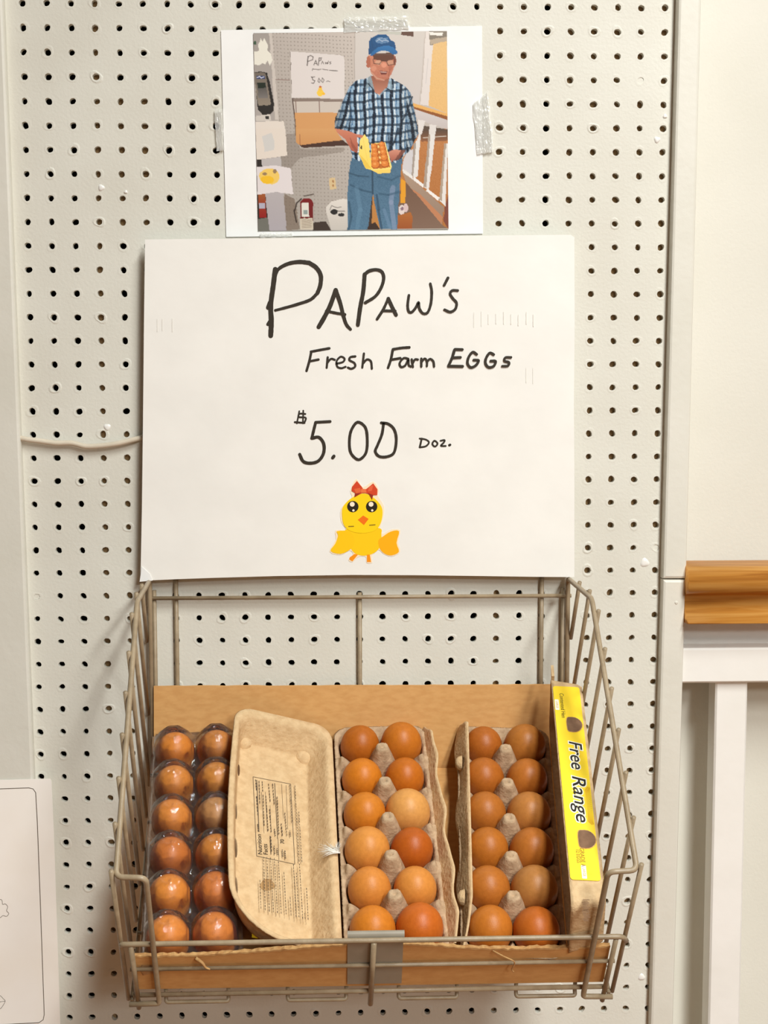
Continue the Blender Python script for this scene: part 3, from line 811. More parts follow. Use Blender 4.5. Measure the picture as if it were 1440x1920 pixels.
# yellow post, box of jars
fill(T4([(735, 660), (795, 720), (790, 1010), (720, 1010)]), (226, 160, 44)); fill(T4([(690, 1180), (860, 1130), (885, 1190), (880, 1360), (680, 1360)]), (178, 112, 56), 1, (160, 90, 44))
oval(*T4([(740, 1100)])[0], 5.5, 9, (222, 208, 204)); oval(*T4([(795, 1075)])[0], 4.5, 8, (214, 190, 190)); oval(*T4([(745, 1085)])[0], 3, 3.4, (110, 80, 100), .7)
# the man: jeans
fill(T4([(350, 850), (420, 1000), (450, 1370), (280, 1370), (300, 1100)]), (190, 134, 76)); fill(T4([(290, 1100), (350, 900), (330, 1370), (270, 1370)]), (74, 58, 48)); fill(T4([(260, 1330), (380, 1270), (450, 1370), (260, 1375)]), (70, 50, 40))
jeans = [(60, 400), (750, 400), (720, 700), (700, 1000), (680, 1370), (450, 1370), (350, 880), (280, 1370), (5, 1375), (10, 800), (30, 600)]
mk = fill(T4(jeans), (84, 116, 140), 1, (92, 124, 148), 18)
for pts, w, c, a in (([(345, 570), (345, 880)], 3.2, (52, 74, 92), .8), ([(30, 600), (160, 640), (290, 650)], 3, (60, 86, 106), .7), ([(50, 760), (200, 830), (320, 860)], 3.5, (62, 90, 112), .7), ([(420, 650), (600, 700), (720, 640)], 3.5, (66, 96, 118), .7), ([(30, 1000), (60, 1200), (20, 1370)], 4, (62, 90, 110), .7),
                    ([(620, 800), (600, 1000), (640, 1340)], 9, (150, 160, 186), .55), ([(500, 1100), (580, 1340)], 6, (122, 148, 176), .5), ([(130, 800), (180, 1100), (140, 1340)], 8, (112, 146, 170), .45), ([(400, 900), (430, 1100), (470, 1360)], 4, (56, 80, 102), .7), ([(440, 880), (560, 900), (700, 860)], 4, (62, 92, 114), .55)):
    line(T4(pts), w, c, a)
# plaid shirt
shirt = T2([(285, 680), (110, 730), (40, 800), (-60, 1000), (-160, 1240), (-165, 1370), (-60, 1450)]) + T4([(0, 60), (30, 230), (80, 400), (160, 440), (560, 440), (660, 460), (860, 290), (970, 60)]) + T2([(960, 1400), (930, 1200), (860, 880), (780, 790), (600, 690), (560, 700), (440, 930), (330, 790)])
mk = inside(shirt)
arm = (gx > 762) | (gx < 657)
ang = np.where(gx > 762, 0.22, np.where(gx < 657, -0.30, 0.0)); yy = gy - 145
u = gx - ang * yy; u = u + 1.2 * np.sin(gy / 13.0); v = gy + 0.08 * gx + 1.5 * np.sin(gx / 11.0)
pu = (u % 17.0) / 17.0; pv = (v % 16.0) / 16.0
base = np.zeros((NH, NW, 3)) + np.array([150., 178., 202.])
def band(p, lo, hi): return ((p > lo) & (p < hi))[..., None]
base = np.where(band(pu, 0.04, 0.35), np.array([20., 40., 62.]), base)
base = np.where(band(pu, 0.42, 0.58), np.array([214., 224., 230.]), base)
base = np.where(band(pu, 0.68, 0.76), np.array([70., 112., 152.]), base)
base = np.where(band(pv, 0.05, 0.34), base * 0.42 + np.array([6., 16., 26.]), base)
base = np.where(band(pv, 0.50, 0.60), base * 0.75 + 52, base)
sh = np.clip(1.0 - 0.28 * np.clip((gx - 745) / 40, 0, 1) - 0.30 * np.clip((655 - gx) / 25, 0, 1), 0, 1)[..., None]
base = base * sh + (npr.rand(NH, NW, 1) - .5) * 22
img[mk] = base[mk]
line(T2([(885, 940), (760, 1250), (690, 1445)]), 3, (24, 38, 54), .7); line(T2([(30, 900), (50, 1200), (20, 1440)]), 3, (24, 38, 54), .6); line(T4([(690, 0), (640, 180), (560, 300)]), 3.5, (24, 36, 52), .7); line(T4([(560, 60), (575, 260)]), 2.5, (30, 46, 64), .6)
fill(T2([(285, 680), (330, 650), (400, 880), (430, 930), (320, 800), (240, 860)]), (120, 140, 152), .7); fill(T2([(560, 690), (600, 700), (620, 850), (540, 830), (440, 930)]), (170, 192, 204), .7); line(T2([(290, 760), (400, 900)]), 1.6, (26, 36, 48)); line(T2([(555, 730), (530, 820), (600, 860)]), 1.6, (26, 36, 48))
# neck, head, cap
fill(T2([(330, 660), (580, 650), (545, 800), (440, 905), (380, 880)]), (150, 96, 76), 1, (196, 138, 116))
fill(T2([(290, 380), (650, 380), (650, 520), (600, 640), (560, 690), (480, 725), (400, 710), (330, 620), (300, 500)]), (206, 140, 112), 1, (186, 120, 98), 10)
oval(*T2([(288, 470)])[0], 3.8, 11, (180, 112, 88)); oval(*T2([(650, 460)])[0], 2.6, 9, (150, 92, 72))
fill(T2([(345, 360), (640, 350), (640, 440), (520, 470), (440, 450), (360, 440)]), (92, 60, 46), .85)
oval(*T2([(425, 480)])[0], 6, 4.4, (214, 170, 144), .75); oval(*T2([(590, 480)])[0], 6, 4.6, (204, 158, 132), .7)
line(T2([(350, 440), (365, 495), (440, 500), (470, 460), (535, 465), (560, 520), (640, 505), (655, 430)]), 1.0, (70, 52, 46), .9)
oval(*T2([(500, 515)])[0], 5, 4.6, (222, 154, 128)); oval(*T2([(360, 560)])[0], 5, 5, (222, 160, 134), .6); oval(*T2([(590, 550)])[0], 4, 5, (170, 104, 84), .6)
fill(T2([(440, 590), (545, 600), (530, 640), (460, 640)]), (120, 62, 54)); line(T2([(455, 605), (530, 612)]), 1.6, (214, 186, 176)); line(T2([(440, 660), (540, 662)]), 1.6, (196, 130, 112)); line(T2([(335, 610), (410, 690), (500, 715)]), 2.2, (216, 178, 156), .6); line(T2([(580, 580), (560, 660)]), 1.4, (140, 84, 66), .7)
fill(T2([(290, 370), (300, 200), (330, 155), (430, 105), (530, 105), (560, 130), (590, 180), (640, 200), (660, 280), (650, 330), (480, 300), (300, 375)]), (44, 94, 140), 1, (40, 84, 128), 8)
fill(T2([(310, 390), (340, 340), (420, 280), (520, 255), (620, 270), (675, 320), (682, 365), (630, 378), (560, 335), (480, 320), (400, 350), (345, 390)]), (62, 124, 178), 1, (50, 106, 158))
oval(*T2([(475, 190)])[0], 12.5, 5.6, (150, 172, 200), .55); line(T2([(400, 200), (440, 175), (480, 200), (520, 175), (560, 195)]), 1.2, (214, 220, 230), .8); line(T2([(420, 160), (550, 150)]), 1.2, (196, 206, 220), .7); line(T2([(330, 150), (350, 290)]), 1, (34, 74, 112), .6)
# forearms, hands, carton of eggs
fill(T4([(-160, 0), (0, 30), (130, 70), (235, 90), (230, 130), (140, 110), (150, 260), (140, 330), (60, 300), (-20, 150), (-130, 60)]), (208, 138, 112), 1, (176, 100, 80))
fill(T4([(40, 110), (80, 200), (150, 300), (130, 330), (60, 240)]), (150, 84, 66), .7)
fill(T4([(550, 320), (640, 280), (730, 290), (740, 350), (640, 420), (600, 460), (580, 380)]), (212, 150, 128), 1, (166, 98, 80)); fill(T4([(730, 290), (800, 290), (700, 420), (640, 440)]), (128, 78, 64), .9)
fill(T4([(180, 150), (235, 70), (290, 150), (330, 480), (330, 560), (250, 540), (160, 350)]), (250, 224, 132), 1, (244, 214, 104)); fill(T4([(170, 350), (260, 440), (330, 540), (250, 535)]), (232, 196, 84), .8); oval(*T4([(198, 258)])[0], 1.8, 3.4, (90, 74, 40)); line(T4([(215, 120), (290, 480)]), 1.0, (226, 196, 100), .6)
fill(T4([(320, 200), (520, 180), (600, 520), (585, 600), (500, 605), (430, 615), (330, 560)]), (240, 208, 120), 1, (246, 210, 110)); fill(T4([(330, 210), (515, 195), (580, 520), (460, 545), (335, 520)]), (196, 120, 48))
for (ex, ey, er) in ((365, 240, 45), (375, 290, 46), (380, 350, 48), (385, 420, 54), (390, 495, 60), (475, 215, 42), (485, 265, 44), (495, 320, 46), (505, 390, 52), (515, 480, 58)):
    c = T4([(ex, ey)])[0]; oval(c[0], c[1], er * .139, er * .13, (180, 96, 36)); oval(c[0] - .8, c[1] - 1, er * .118, er * .108, (222, 136, 62)); oval(c[0] - 1.6, c[1] - 2, er * .05, er * .045, (236, 164, 92))
for k in range(4): oval(*T4([(425 + 8 * k, 240 + 75 * k)])[0], 1.6, 2.4, (250, 214, 140))
line(T4([(330, 555), (590, 545), (600, 510), (520, 200)]), 1.5, (252, 232, 150))
img = np.clip((img - 128) * 1.10 + 122, 0, 255)
c_ = img / 255.0
lin_img = np.where(c_ <= 0.04045, c_ / 12.92, ((c_ + 0.055) / 1.055) ** 2.4) * 0.97

def picture():
    cz = [(475, 62), (838, 58), (841, 430), (484, 433)]
    n = 320
    s = np.linspace(0, 1, n + 1)[None, :]; t = np.linspace(0, 1, n + 1)[:, None]
    def bil(q): return (q[0] * (1 - s) + q[1] * s) * (1 - t) + (q[3] * (1 - s) + q[2] * s) * t
    wq = [wp(x, y, PY) for x, y in cz]
    wx = bil([p[0] for p in wq]); wy = bil([p[1] for p in wq])
    px = bil([p[0] for p in cz]); py = bil([p[1] for p in cz])
    ix = np.clip(((px - X0) / RES).astype(int), 0, NW - 1); iy = np.clip(((py - Y0_) / RES).astype(int), 0, NH - 1)
    colr = lin_img[iy, ix].reshape(-1, 3)
    N = (n + 1) ** 2
    co = np.stack([wx.ravel(), wy.ravel(), np.full(N, 0.00012)], 1).astype(np.float32)
    k = (np.arange(n)[:, None] * (n + 1) + np.arange(n)[None, :]).ravel()
    quads = np.stack([k, k + n + 1, k + n + 2, k + 1], 1).astype(np.int32)
    me = bpy.data.meshes.new('printed_picture')
    me.vertices.add(N); me.vertices.foreach_set('co', co.ravel())
    me.loops.add(quads.size); me.loops.foreach_set('vertex_index', quads.ravel())
    me.polygons.add(len(quads)); me.polygons.foreach_set('loop_start', np.arange(len(quads), dtype=np.int32) * 4)
    me.update(calc_edges=True)
    at_ = me.color_attributes.new('print_colour', 'FLOAT_COLOR', 'POINT')
    at_.data.foreach_set('color', np.concatenate([colr, np.ones((N, 1))], 1).astype(np.float32).ravel())
    me.materials.append(attr_mat('photo_ink', 'print_colour', 0.45))
    o = bpy.data.objects.new('printed_picture', me)
    col.objects.link(o); o.parent = pp; o.matrix_local = PPM
picture()

# crinkled clear tape holding the print
def tape(pts, label):
    """pts: four corner pixels; a thin crinkled film on paper and board"""
    q = [wp(x, y, PY) for x, y in pts]
    n = 18; mm = 8; vs = []; fs = []
    r = random.Random(len(label))
    for j in range(mm + 1):
        for i in range(n + 1):
            s, t = i / n, j / mm
            x = (q[0][0] * (1 - s) + q[1][0] * s) * (1 - t) + (q[3][0] * (1 - s) + q[2][0] * s) * t
            y = (q[0][1] * (1 - s) + q[1][1] * s) * (1 - t) + (q[3][1] * (1 - s) + q[2][1] * s) * t
            e = 0.0006 if i in (0, n) or j in (0, mm) else 0
            vs.append((x + r.uniform(-e, e), y + r.uniform(-e, e), 0.0004 + r.uniform(0, 0.0005)))
    for j in range(mm):
        for i in range(n):
            k = j * (n + 1) + i
            fs.append((k, k + n + 1, k + n + 2, k + 1))
    c = Vector((q[0][0], PY, q[0][1]))
    o = mesh_obj('clear_tape', vs, fs, M['tape'], None, False, wall_frame(PY))
    return tag(o, label, 'tape', 'clear tape around the photo print')
tape([(646, 33), (765, 30), (768, 54), (644, 62)], 'crinkled clear tape over the top edge of the photo print')
tape([(886, 196), (916, 170), (926, 285), (894, 290)], 'crinkled clear tape on the right edge of the photo print')
tape([(402, 206), (417, 204), (420, 282), (406, 284)], 'narrow clear tape on the left edge of the photo print')
tape([(488, 438), (548, 437), (548, 445), (488, 446)], 'short clear tape under the bottom edge of the photo print')
# ------------------------------------------------------------------ sloped wire basket
TH = math.radians(33)
CT, ST = math.cos(TH), math.sin(TH)
FD, FZ = 0.240, Z0 - 0.988                       # front bottom edge: distance from the wall, height
def D_(v, h): return FD - CT * v + ST * h
def BP(u, v, h):
    """point of the basket: u across from its middle, v back along the sloped floor, h off the floor"""
    d = D_(v, h)
    return Vector((0.3654 + 0.029 * (d - 0.341) + u, -d, FZ + ST * v + CT * h))
HW = 0.2305
bk = empty('wire_basket', Matrix.Translation((0.36, -0.12, FZ + 0.05)))
tag(bk, 'beige coated wire display basket with sloping floor hung on the pegboard', 'basket')
BI = bk.matrix_world.inverted()
def rod(name, pts, r=0.0021, fil=0.0, seg=8):
    pts = [Vector(p) for p in pts]
    if fil: pts = fillet(pts, fil)
    mb = MB().tube([BI @ p for p in pts], r, seg)
    return mb.build(name, M['wire'], bk, True)
def wallp(u, d, z): return Vector((0.3654 + 0.029 * (d - 0.341) + u, -d, Z0 + z))
def h_rim(v):
    pts = ((0.0, 0.186), (0.2876, 0.252), (0.393, 0.187))
    for (v0, h0), (v1, h1) in zip(pts[:-1], pts[1:]):
        if v <= v1: return h0 + (h1 - h0) * (v - v0) / (v1 - v0)
    return 0.187
for s in (-1, 1):
    U = s * HW
    rod('rim_rod', [wallp(U, 0.010, -0.84), wallp(U, 0.010, -0.617), wallp(U, 0.136, -0.620), BP(U, 0, 0.186), BP(U - s * 0.0265, -0.002, 0.187), BP(U - s * 0.0265, -0.005, 0.006), BP(U - s * 0.0265, -0.006, 0.0), BP(U + s * 0.002, -0.006, -0.001)], 0.0027, 0.007)
    for k in range(9):
        v = 0.003 + 0.0445 * k
        hm = max(-0.006, (0.009 - FD + CT * v) / ST)
        ht = h_rim(v) + 0.004
        if ht - hm < 0.01: continue
        rod('side_wire', [BP(U + s * 0.004, v, hm), BP(U + s * 0.004, v, ht)], 0.0023)
    rod('base_side_rod', [BP(U, 0.0, -0.004), BP(U, 0.272, -0.004)], 0.0021)
    rod('back_upright', [wallp(U - s * 0.0045, 0.006, -0.628), wallp(U - s * 0.0045, 0.006, -0.845)], 0.0023)
    rod('back_upright', [wallp(s * 0.2023, 0.0045, -0.575), wallp(s * 0.2023, 0.0045, -0.86)], 0.0025)
    rod('front_upright', [BP(U - s * 0.006, -0.003, 0.088), BP(U - s * 0.006, -0.003, -0.012)], 0.0025)
rod('back_upright', [wallp(0.0, 0.0045, -0.632), wallp(0.0, 0.0045, -0.86)], 0.0025)
rod('back_bar', [wallp(-HW - 0.002, 0.0088, -0.6365), wallp(HW + 0.004, 0.0088, -0.6365)], 0.0022)
rod('back_bar', [wallp(-HW, 0.0088, -0.835), wallp(HW, 0.0088, -0.835)], 0.0021)
rod('front_bar', [BP(-HW - 0.004, 0.006, 0.076), BP(-HW - 0.003, -0.002, 0.0895), BP(HW + 0.000, -0.002, 0.0905), BP(HW + 0.006, 0.002, 0.078)], 0.0025, 0.005)
rod('front_bar', [BP(-HW + 0.002, -0.001, 0.0485), BP(HW - 0.002, -0.001, 0.0505)], 0.0021)
rod('front_bar', [BP(-HW + 0.002, -0.001, 0.0065), BP(HW - 0.002, -0.001, 0.0085)], 0.0025)
rod('front_upright', [BP(-0.0010, -0.0042, 0.089), BP(-0.0015, -0.0042, -0.010)], 0.0027)
for (a0, a1) in ((310, 427), (538, 648), (747, 857), (969, 1081)):
    u0 = 0.145 + (a0 - 272) * 0.000513 - 0.3627; u1 = 0.145 + (a1 - 272) * 0.000513 - 0.3627
    rod('floor_wire', [BP(u0, 0.272, 0.008), BP(u0, 0.006, 0.008), BP(u0, 0.003, -0.002), BP(u0, -0.002, -0.0045), BP(u1, -0.002, -0.0045), BP(u1, 0.003, -0.002), BP(u1, 0.006, 0.008), BP(u1, 0.272, 0.008)], 0.0020, 0.007)
for v in (0.07, 0.14, 0.21): rod('floor_wire', [BP(-HW, v, 0.0045), BP(HW, v, 0.0045)], 0.0019)

# frame of everything that lies in the basket: origin at the floor's front edge, y up the slope, z off the floor
BM = Matrix.Translation((0.0, -FD, FZ)) @ Matrix.Rotation(TH, 4, 'X')

# grey price plate clipped in the front
pl = empty('price_plate', Matrix.Translation(BP(0, 0, 0.02)))
tag(pl, 'blank grey metal price plate in the middle of the basket front', 'price plate')
PL = pl.matrix_world.inverted() @ BM
mb = MB().box((0.3385, 0.0006, 0.0165), (0.3905, 0.0018, 0.0860))
mb.build('plate', M['plate'], pl, False, PL)
lip = []
for k in range(7):
    a = math.pi * k / 6
    lip.append((0.0050 - 0.0042 * math.cos(a), 0.0865 + 0.0070 * math.sin(a)))
vs = []; fs = []
for (y, z) in lip:
    vs += [(0.3385, y, z), (0.3915, y, z)]
for k in range(6): fs.append((2 * k, 2 * k + 1, 2 * k + 3, 2 * k + 2))
MB().add(vs, fs).build('curled_lip', M['plate'], pl, True, PL)

# ------------------------------------------------------------------ cardboard tray lining the basket
tr_ = empty('cardboard_tray', BM @ Matrix.Translation((0.36, 0.14, 0.011)))
tag(tr_, 'cut-down brown cardboard box lining the wire basket', 'box')
TI = Matrix.Translation((0.36, 0.14, 0.011)).inverted()
mb = MB().box((0.139, 0.0035, 0.0112), (0.586, 0.272, 0.0150))
mb.build('tray_floor', M['card'], tr_, False, TI)
# front flap with a torn upper edge
def flap_top(x):
    k = [(0.139, 0.0655), (0.165, 0.0640), (0.20, 0.0645), (0.25, 0.0690), (0.30, 0.0740), (0.338, 0.0780), (0.39, 0.0780), (0.42, 0.0745), (0.455, 0.0690), (0.49, 0.0672), (0.53, 0.0672), (0.57, 0.0680), (0.586, 0.0690)]
    for (a, p), (b, q) in zip(k[:-1], k[1:]):
        if x <= b: return p + (q - p) * (x - a) / (b - a)
    return k[-1][1]
N = 130; vs = []; fs = []; r = random.Random(4); e1 = []; e2 = []
for i in range(N + 1):
    x = 0.139 + 0.447 * i / N
    t = flap_top(x) + r.uniform(-0.0006, 0.0006); t2 = flap_top(x) - 0.0006 + r.uniform(-0.0012, 0.0010)
    e1.append((x, t)); e2.append((x, t2))
    vs += [(x, 0.0022, 0.0112), (x, 0.0022, t), (x, 0.0058, t2), (x, 0.0058, 0.0150)]
for i in range(N):
    a = 4 * i
    for k in (0, 2): fs.append((a + k, a + k + 4, a + k + 5, a + k + 1))
    fs.append((a + 3, a, a + 4, a + 7))
fs += [(0, 1, 2, 3), (4 * N + 3, 4 * N + 2, 4 * N + 1, 4 * N)]
ff = MB().add(vs, fs).build('front_flap', M['card'], tr_, False, TI)
vs = []; fs = []
for i in range(N + 1):
    x = e1[i][0]; j = r.uniform(0, 0.0011)
    vs += [(x, 0.0016, e1[i][1] - 0.0014 + r.uniform(-.0004, .0004)), (x, 0.0020, e1[i][1] + j), (x, 0.0040, e1[i][1] - 0.0005 + r.uniform(-.0006, .0008)), (x, 0.0060, e2[i][1] + j)]
for i in range(N):
    a = 4 * i
    for k in range(3): fs.append((a + k, a + k + 4, a + k + 5, a + k + 1))
MB().add(vs, fs).build('torn_edge', M['card_edge'], ff, False)
mb = MB().tube(smooth_line([(0.197, 0.0005, 0.0625), (0.203, -0.003, 0.0605), (0.206, -0.005, 0.0560), (0.210, -0.0055, 0.0535)], 4), lambda t: 0.0018 * (1 - 0.6 * t), 6)
mb.build('torn_strip', M['card_edge'], ff, True)
mb = MB().tube(smooth_line([(0.475, 0.0005, 0.0675), (0.485, -0.0045, 0.0655), (0.4945, -0.006, 0.0600), (0.4955, -0.0055, 0.0530), (0.494, -0.0055, 0.0460), (0.496, -0.0055, 0.0415)], 5), 0.0007, 6)
mb.build('torn_strip', M['card_edge'], ff, True)
# back flap, standing against the back wires
inv = (BM @ Matrix.Translation((0.36, 0.14, 0.011))).inverted()
N = 40; vs = []; fs = []
for i in range(N + 1):
    s = i / N
    x = 0.1285 + 0.4565 * s
    zt_ = Z0 - 0.7335 - 0.002 * s + r.uniform(-.0004, .0004)
    zb_ = FZ + ST * 0.272 + CT * 0.012
    xo = r.uniform(-0.0012, 0.0012) if i in (0, N) else 0
    vs += [inv @ Vector((x + xo, -0.0170, zb_)), inv @ Vector((x, -0.0150, zt_)), inv @ Vector((x, -0.0115, zt_)), inv @ Vector((x + xo, -0.0130, zb_))]
for i in range(N):
    a = 4 * i
    for k in range(4): fs.append((a + k, a + (k + 1) % 4, a + 4 + (k + 1) % 4, a + 4 + k))
fs += [(0, 3, 2, 1), (4 * N, 4 * N + 1, 4 * N + 2, 4 * N + 3)]
MB().add(vs, fs).build('back_flap', M['card'], tr_, False)

# ------------------------------------------------------------------ eggs
def egg_mesh():
    prof = []
    n = 18
    for i in range(n + 1):
        t = math.pi * i / n
        z = -math.cos(t) * 0.0285
        r = 0.0219 * math.sin(t) * (1 + 0.10 * math.cos(math.pi - t) * 1.0)
        prof.append((r, z))
    seg = 26
    vs = [(0, 0, prof[0][1])]; fs = []
    for (r, z) in prof[1:-1]:
        for k in range(seg):
            a = 2 * math.pi * k / seg
            vs.append((r * math.cos(a), r * math.sin(a), z))
    vs.append((0, 0, prof[-1][1]))
    for k in range(seg): fs.append((0, 1 + (k + 1) % seg, 1 + k))
    for g in range(n - 2):
        for k in range(seg):
            a = 1 + g * seg
            fs.append((a + k, a + (k + 1) % seg, a + seg + (k + 1) % seg, a + seg + k))
    e = 1 + (n - 2) * seg
    for k in range(seg): fs.append((e + k, e + (k + 1) % seg, len(vs) - 1))
    me = bpy.data.meshes.new('egg'); me.from_pydata(vs, [], fs); me.update(); me.shade_smooth()
    me.materials.append(M['egg'])
    return me
EGG = egg_mesh()
PITCH = 0.0473; CX = 0.0226
ROWS = ['back row', 'second row from the back', 'third row from the back', 'fourth row from the back', 'fifth row from the back', 'front row']
def shade_word(c):
    l = 0.3 * c[0] + 0.59 * c[1] + 0.11 * c[2]
    return 'deep reddish-brown' if l < 118 else ('mid brown' if l < 136 else ('light brown' if l < 152 else 'pale tan'))
def place_eggs(CM, where, group, cols, zc, size, tint=(1.02, 1.05, 0.70)):
    """cols: 12 (colour, scale) in order back-left, back-right, ..."""
    r = random.Random(len(where))
    for i in range(12):
        row, side = i // 2, i % 2
        c, sc = cols[i]
        o = bpy.data.objects.new('egg', EGG)
        col.objects.link(o)
        tilt = Matrix.Rotation(r.uniform(-0.13, 0.13), 4, 'X') @ Matrix.Rotation(r.uniform(-0.13, 0.13), 4, 'Y') @ Matrix.Rotation(r.uniform(0, 6.2), 4, 'Z')
        o.matrix_world = CM @ Matrix.Translation(((-1, 1)[side] * CX, (2.5 - row) * PITCH, zc + 0.0285 * (sc * size - 1) * 0.8)) @ tilt @ Matrix.Scale(sc * size, 4)
        o.color = (*lin((min(255, c[0] * tint[0]), c[1] * tint[1], c[2] * (tint[2] if c[2] < 58 else 0.93))), 1)
        tag(o, f"{shade_word(c)} egg in the {where}, {('left', 'right')[side]} column, {ROWS[row]}", 'egg', group)

# ------------------------------------------------------------------ moulded pulp carton base as one moulded surface
HWc, HLc = 0.0505, 0.1475
RIM = 0.037
def pulp_base_mesh():
    nx, ny = 76, 214
    xs = np.linspace(-HWc, HWc, nx + 1); ys = np.linspace(-HLc, HLc, ny + 1)
    X, Y = np.meshgrid(xs, ys)
    cup = np.full(X.shape, 9.0)
    for i in range(6):
        for s in (-1, 1):
            r = np.hypot(X - s * CX, Y - (2.5 - i) * PITCH)
            cup = np.minimum(cup, 0.005 + 0.029 * (r / 0.0245) ** 2.4)
    Z = np.minimum(cup, 0.0335)
    for j in range(5):
        yc = (j - 2) * PITCH
        dx, dy = X, Y - yc
        r = (np.abs(dx) ** 2.6 + np.abs(dy) ** 2.6) ** (1 / 2.6)
        cone = 0.0625 - np.clip((r - 0.0058) / 0.0118, 0, 1.3) * 0.036
        Z = np.maximum(Z, np.where(r < 0.021, cone, 0))
        pit = np.hypot(dx, dy) < 0.0016
        Z = np.where(pit, 0.0600, Z)
        for s in (-1, 1):
            r2 = np.hypot((X - s * 0.0445) * 0.9, Y - yc)
            web = 0.0455 - np.clip((r2 - 0.0035) / 0.0095, 0, 1.2) * 0.016
            Z = np.maximum(Z, np.where(r2 < 0.0145, web, 0))
    e = np.minimum(HWc - np.abs(X), HLc - np.abs(Y))
    wgt = np.clip((0.0065 - e) / 0.003, 0, 1)
    Z = Z * (1 - wgt) + np.maximum(np.minimum(Z, 0.0385), RIM) * wgt
    # rounded plan corners
    rc = 0.016
    ax, ay = np.abs(X) - (HWc - rc), np.abs(Y) - (HLc - rc)
    out = (ax > 0) & (ay > 0)
    d = np.hypot(ax, ay); m_ = np.maximum(ax, ay)
    k = np.where(out & (d > 1e-9), m_ / np.maximum(d, 1e-9), 1.0)
    X = np.where(out, np.sign(X) * (HWc - rc + ax * k), X); Y = np.where(out, np.sign(Y) * (HLc - rc + ay * k), Y)
    nz = np.random.RandomState(2).randn(*X.shape) * 0.00022
    Z = Z + nz
    vs = [tuple(p) for p in np.stack([X.ravel(), Y.ravel(), Z.ravel()], 1)]
    fs = []
    W = nx + 1
    for j in range(ny):
        for i in range(nx):
            a = j * W + i
            fs.append((a, a + 1, a + W + 1, a + W))
    # outer skirt down to the foot
    loop = [j for j in range(W)] + [r_ * W + nx for r_ in range(1, ny + 1)] + [ny * W + i for i in range(nx - 1, -1, -1)] + [r_ * W for r_ in range(ny - 1, 0, -1)]
    for lvl, (ins, z) in enumerate(((-0.0015, 0.0355), (-0.0012, 0.0335), (0.003, 0.030), (0.009, 0.001))):
        st = len(vs)
        for q in loop:
            x, y, _ = vs[q]
            vs.append((x - math.copysign(ins, x) * min(1, abs(x) / 0.03), y - math.copysign(ins, y) * (1 if abs(y) > HLc - 0.02 else 0), z))
        prev = loop if lvl == 0 else list(range(st - len(loop), st))
        cur = list(range(st, st + len(loop)))
        for k in range(len(loop)):
            k2 = (k + 1) % len(loop)
            fs.append((prev[k], cur[k], cur[k2], prev[k2]))
    fs.append(tuple(cur))
    me = bpy.data.meshes.new('carton_base'); me.from_pydata(vs, [], fs); me.update(); me.shade_smooth()
    me.materials.append(M['pulp_shaded'])
    return me
PULP = pulp_base_mesh()

def loft(loops, cap0=True, cap1=True):
    n = len(loops[0]); vs = [v for l in loops for v in l]; fs = []
    for g in range(len(loops) - 1):
        for k in range(n):
            k2 = (k + 1) % n
            fs.append((g * n + k, g * n + k2, (g + 1) * n + k2, (g + 1) * n + k))
    if cap0: fs.append(tuple(range(n))[::-1])
    if cap1: fs.append(tuple((len(loops) - 1) * n + k for k in range(n)))
    return vs, fs

def round_quad(x0, x1, y0, y1, rad, bow=None, n=9):
    """outline with its own radius at each corner (x0y0, x1y0, x1y1, x0y1), counter-clockwise"""
    out = []
    cs_ = ((x0, y0, rad[0], math.pi), (x1, y0, rad[1], 1.5 * math.pi), (x1, y1, rad[2], 0), (x0, y1, rad[3], 0.5 * math.pi))
    for (x, y, r, a0) in cs_:
        cx = x + (r if x == x0 else -r); cy = y + (r if y == y0 else -r)
        for k in range(n + 1):
            a = a0 + 0.5 * math.pi * k / n
            out.append((cx + r * math.cos(a), cy + r * math.sin(a)))
    # extra points along the long sides
    res = []
    for i, p in enumerate(out):
        q = out[(i + 1) % len(out)]
        res.append(p)
        if i % (n + 1) == n:
            m_ = 8
            for k in range(1, m_): res.append((p[0] + (q[0] - p[0]) * k / m_, p[1] + (q[1] - p[1]) * k / m_))
    if bow: res = [bow(x, y) for x, y in res]
    return res

def carton(name, u, v, h, yaw, label):
    CM = BM @ Matrix.Translation((u, v, h)) @ Matrix.Rotation(math.radians(yaw), 4, 'Z')
    e = empty(name, CM)
    tag(e, label, 'egg carton')
    return e, CM

H0 = 0.0152
# ---- middle carton, lid folded open to the left
mc, MCM = carton('egg_carton', 0.3815, 0.1535, H0, 2.0, 'open pulp egg carton in the middle, lid folded left with printed inside')
o = bpy.data.objects.new('carton_base', PULP); col.objects.link(o); o.parent = mc
PHI = math.radians(21)
LIDM = Matrix.Translation((-HWc - 0.002, 0, RIM + 0.001)) @ Matrix.Rotation(PHI, 4, 'Y')
LW = 0.110; LD = 0.030
def mid_bow(x, y):
    t = (y + HLc) / (2 * HLc)
    f = -x / LW
    x2 = x - f * 0.006 * math.sin(math.pi * min(1, max(0, t))) 
    y2 = y + f * 0.010 * (1 - t) * 1.6
    return (x2, y2)
def lid_loop(ins, z, flare=0.0):
    r_ = max(0.004, 0.020 - ins * 0.6)
    q = round_quad(-LW + ins, -ins * 1.25, -HLc + ins * 0.9, HLc - ins * 1.75, (max(0.01, 0.052 - ins), r_, r_, r_), mid_bow)
    w = random.Random(int(ins * 1e5) + 3)
    return [(x, y, z) for x, y in q]
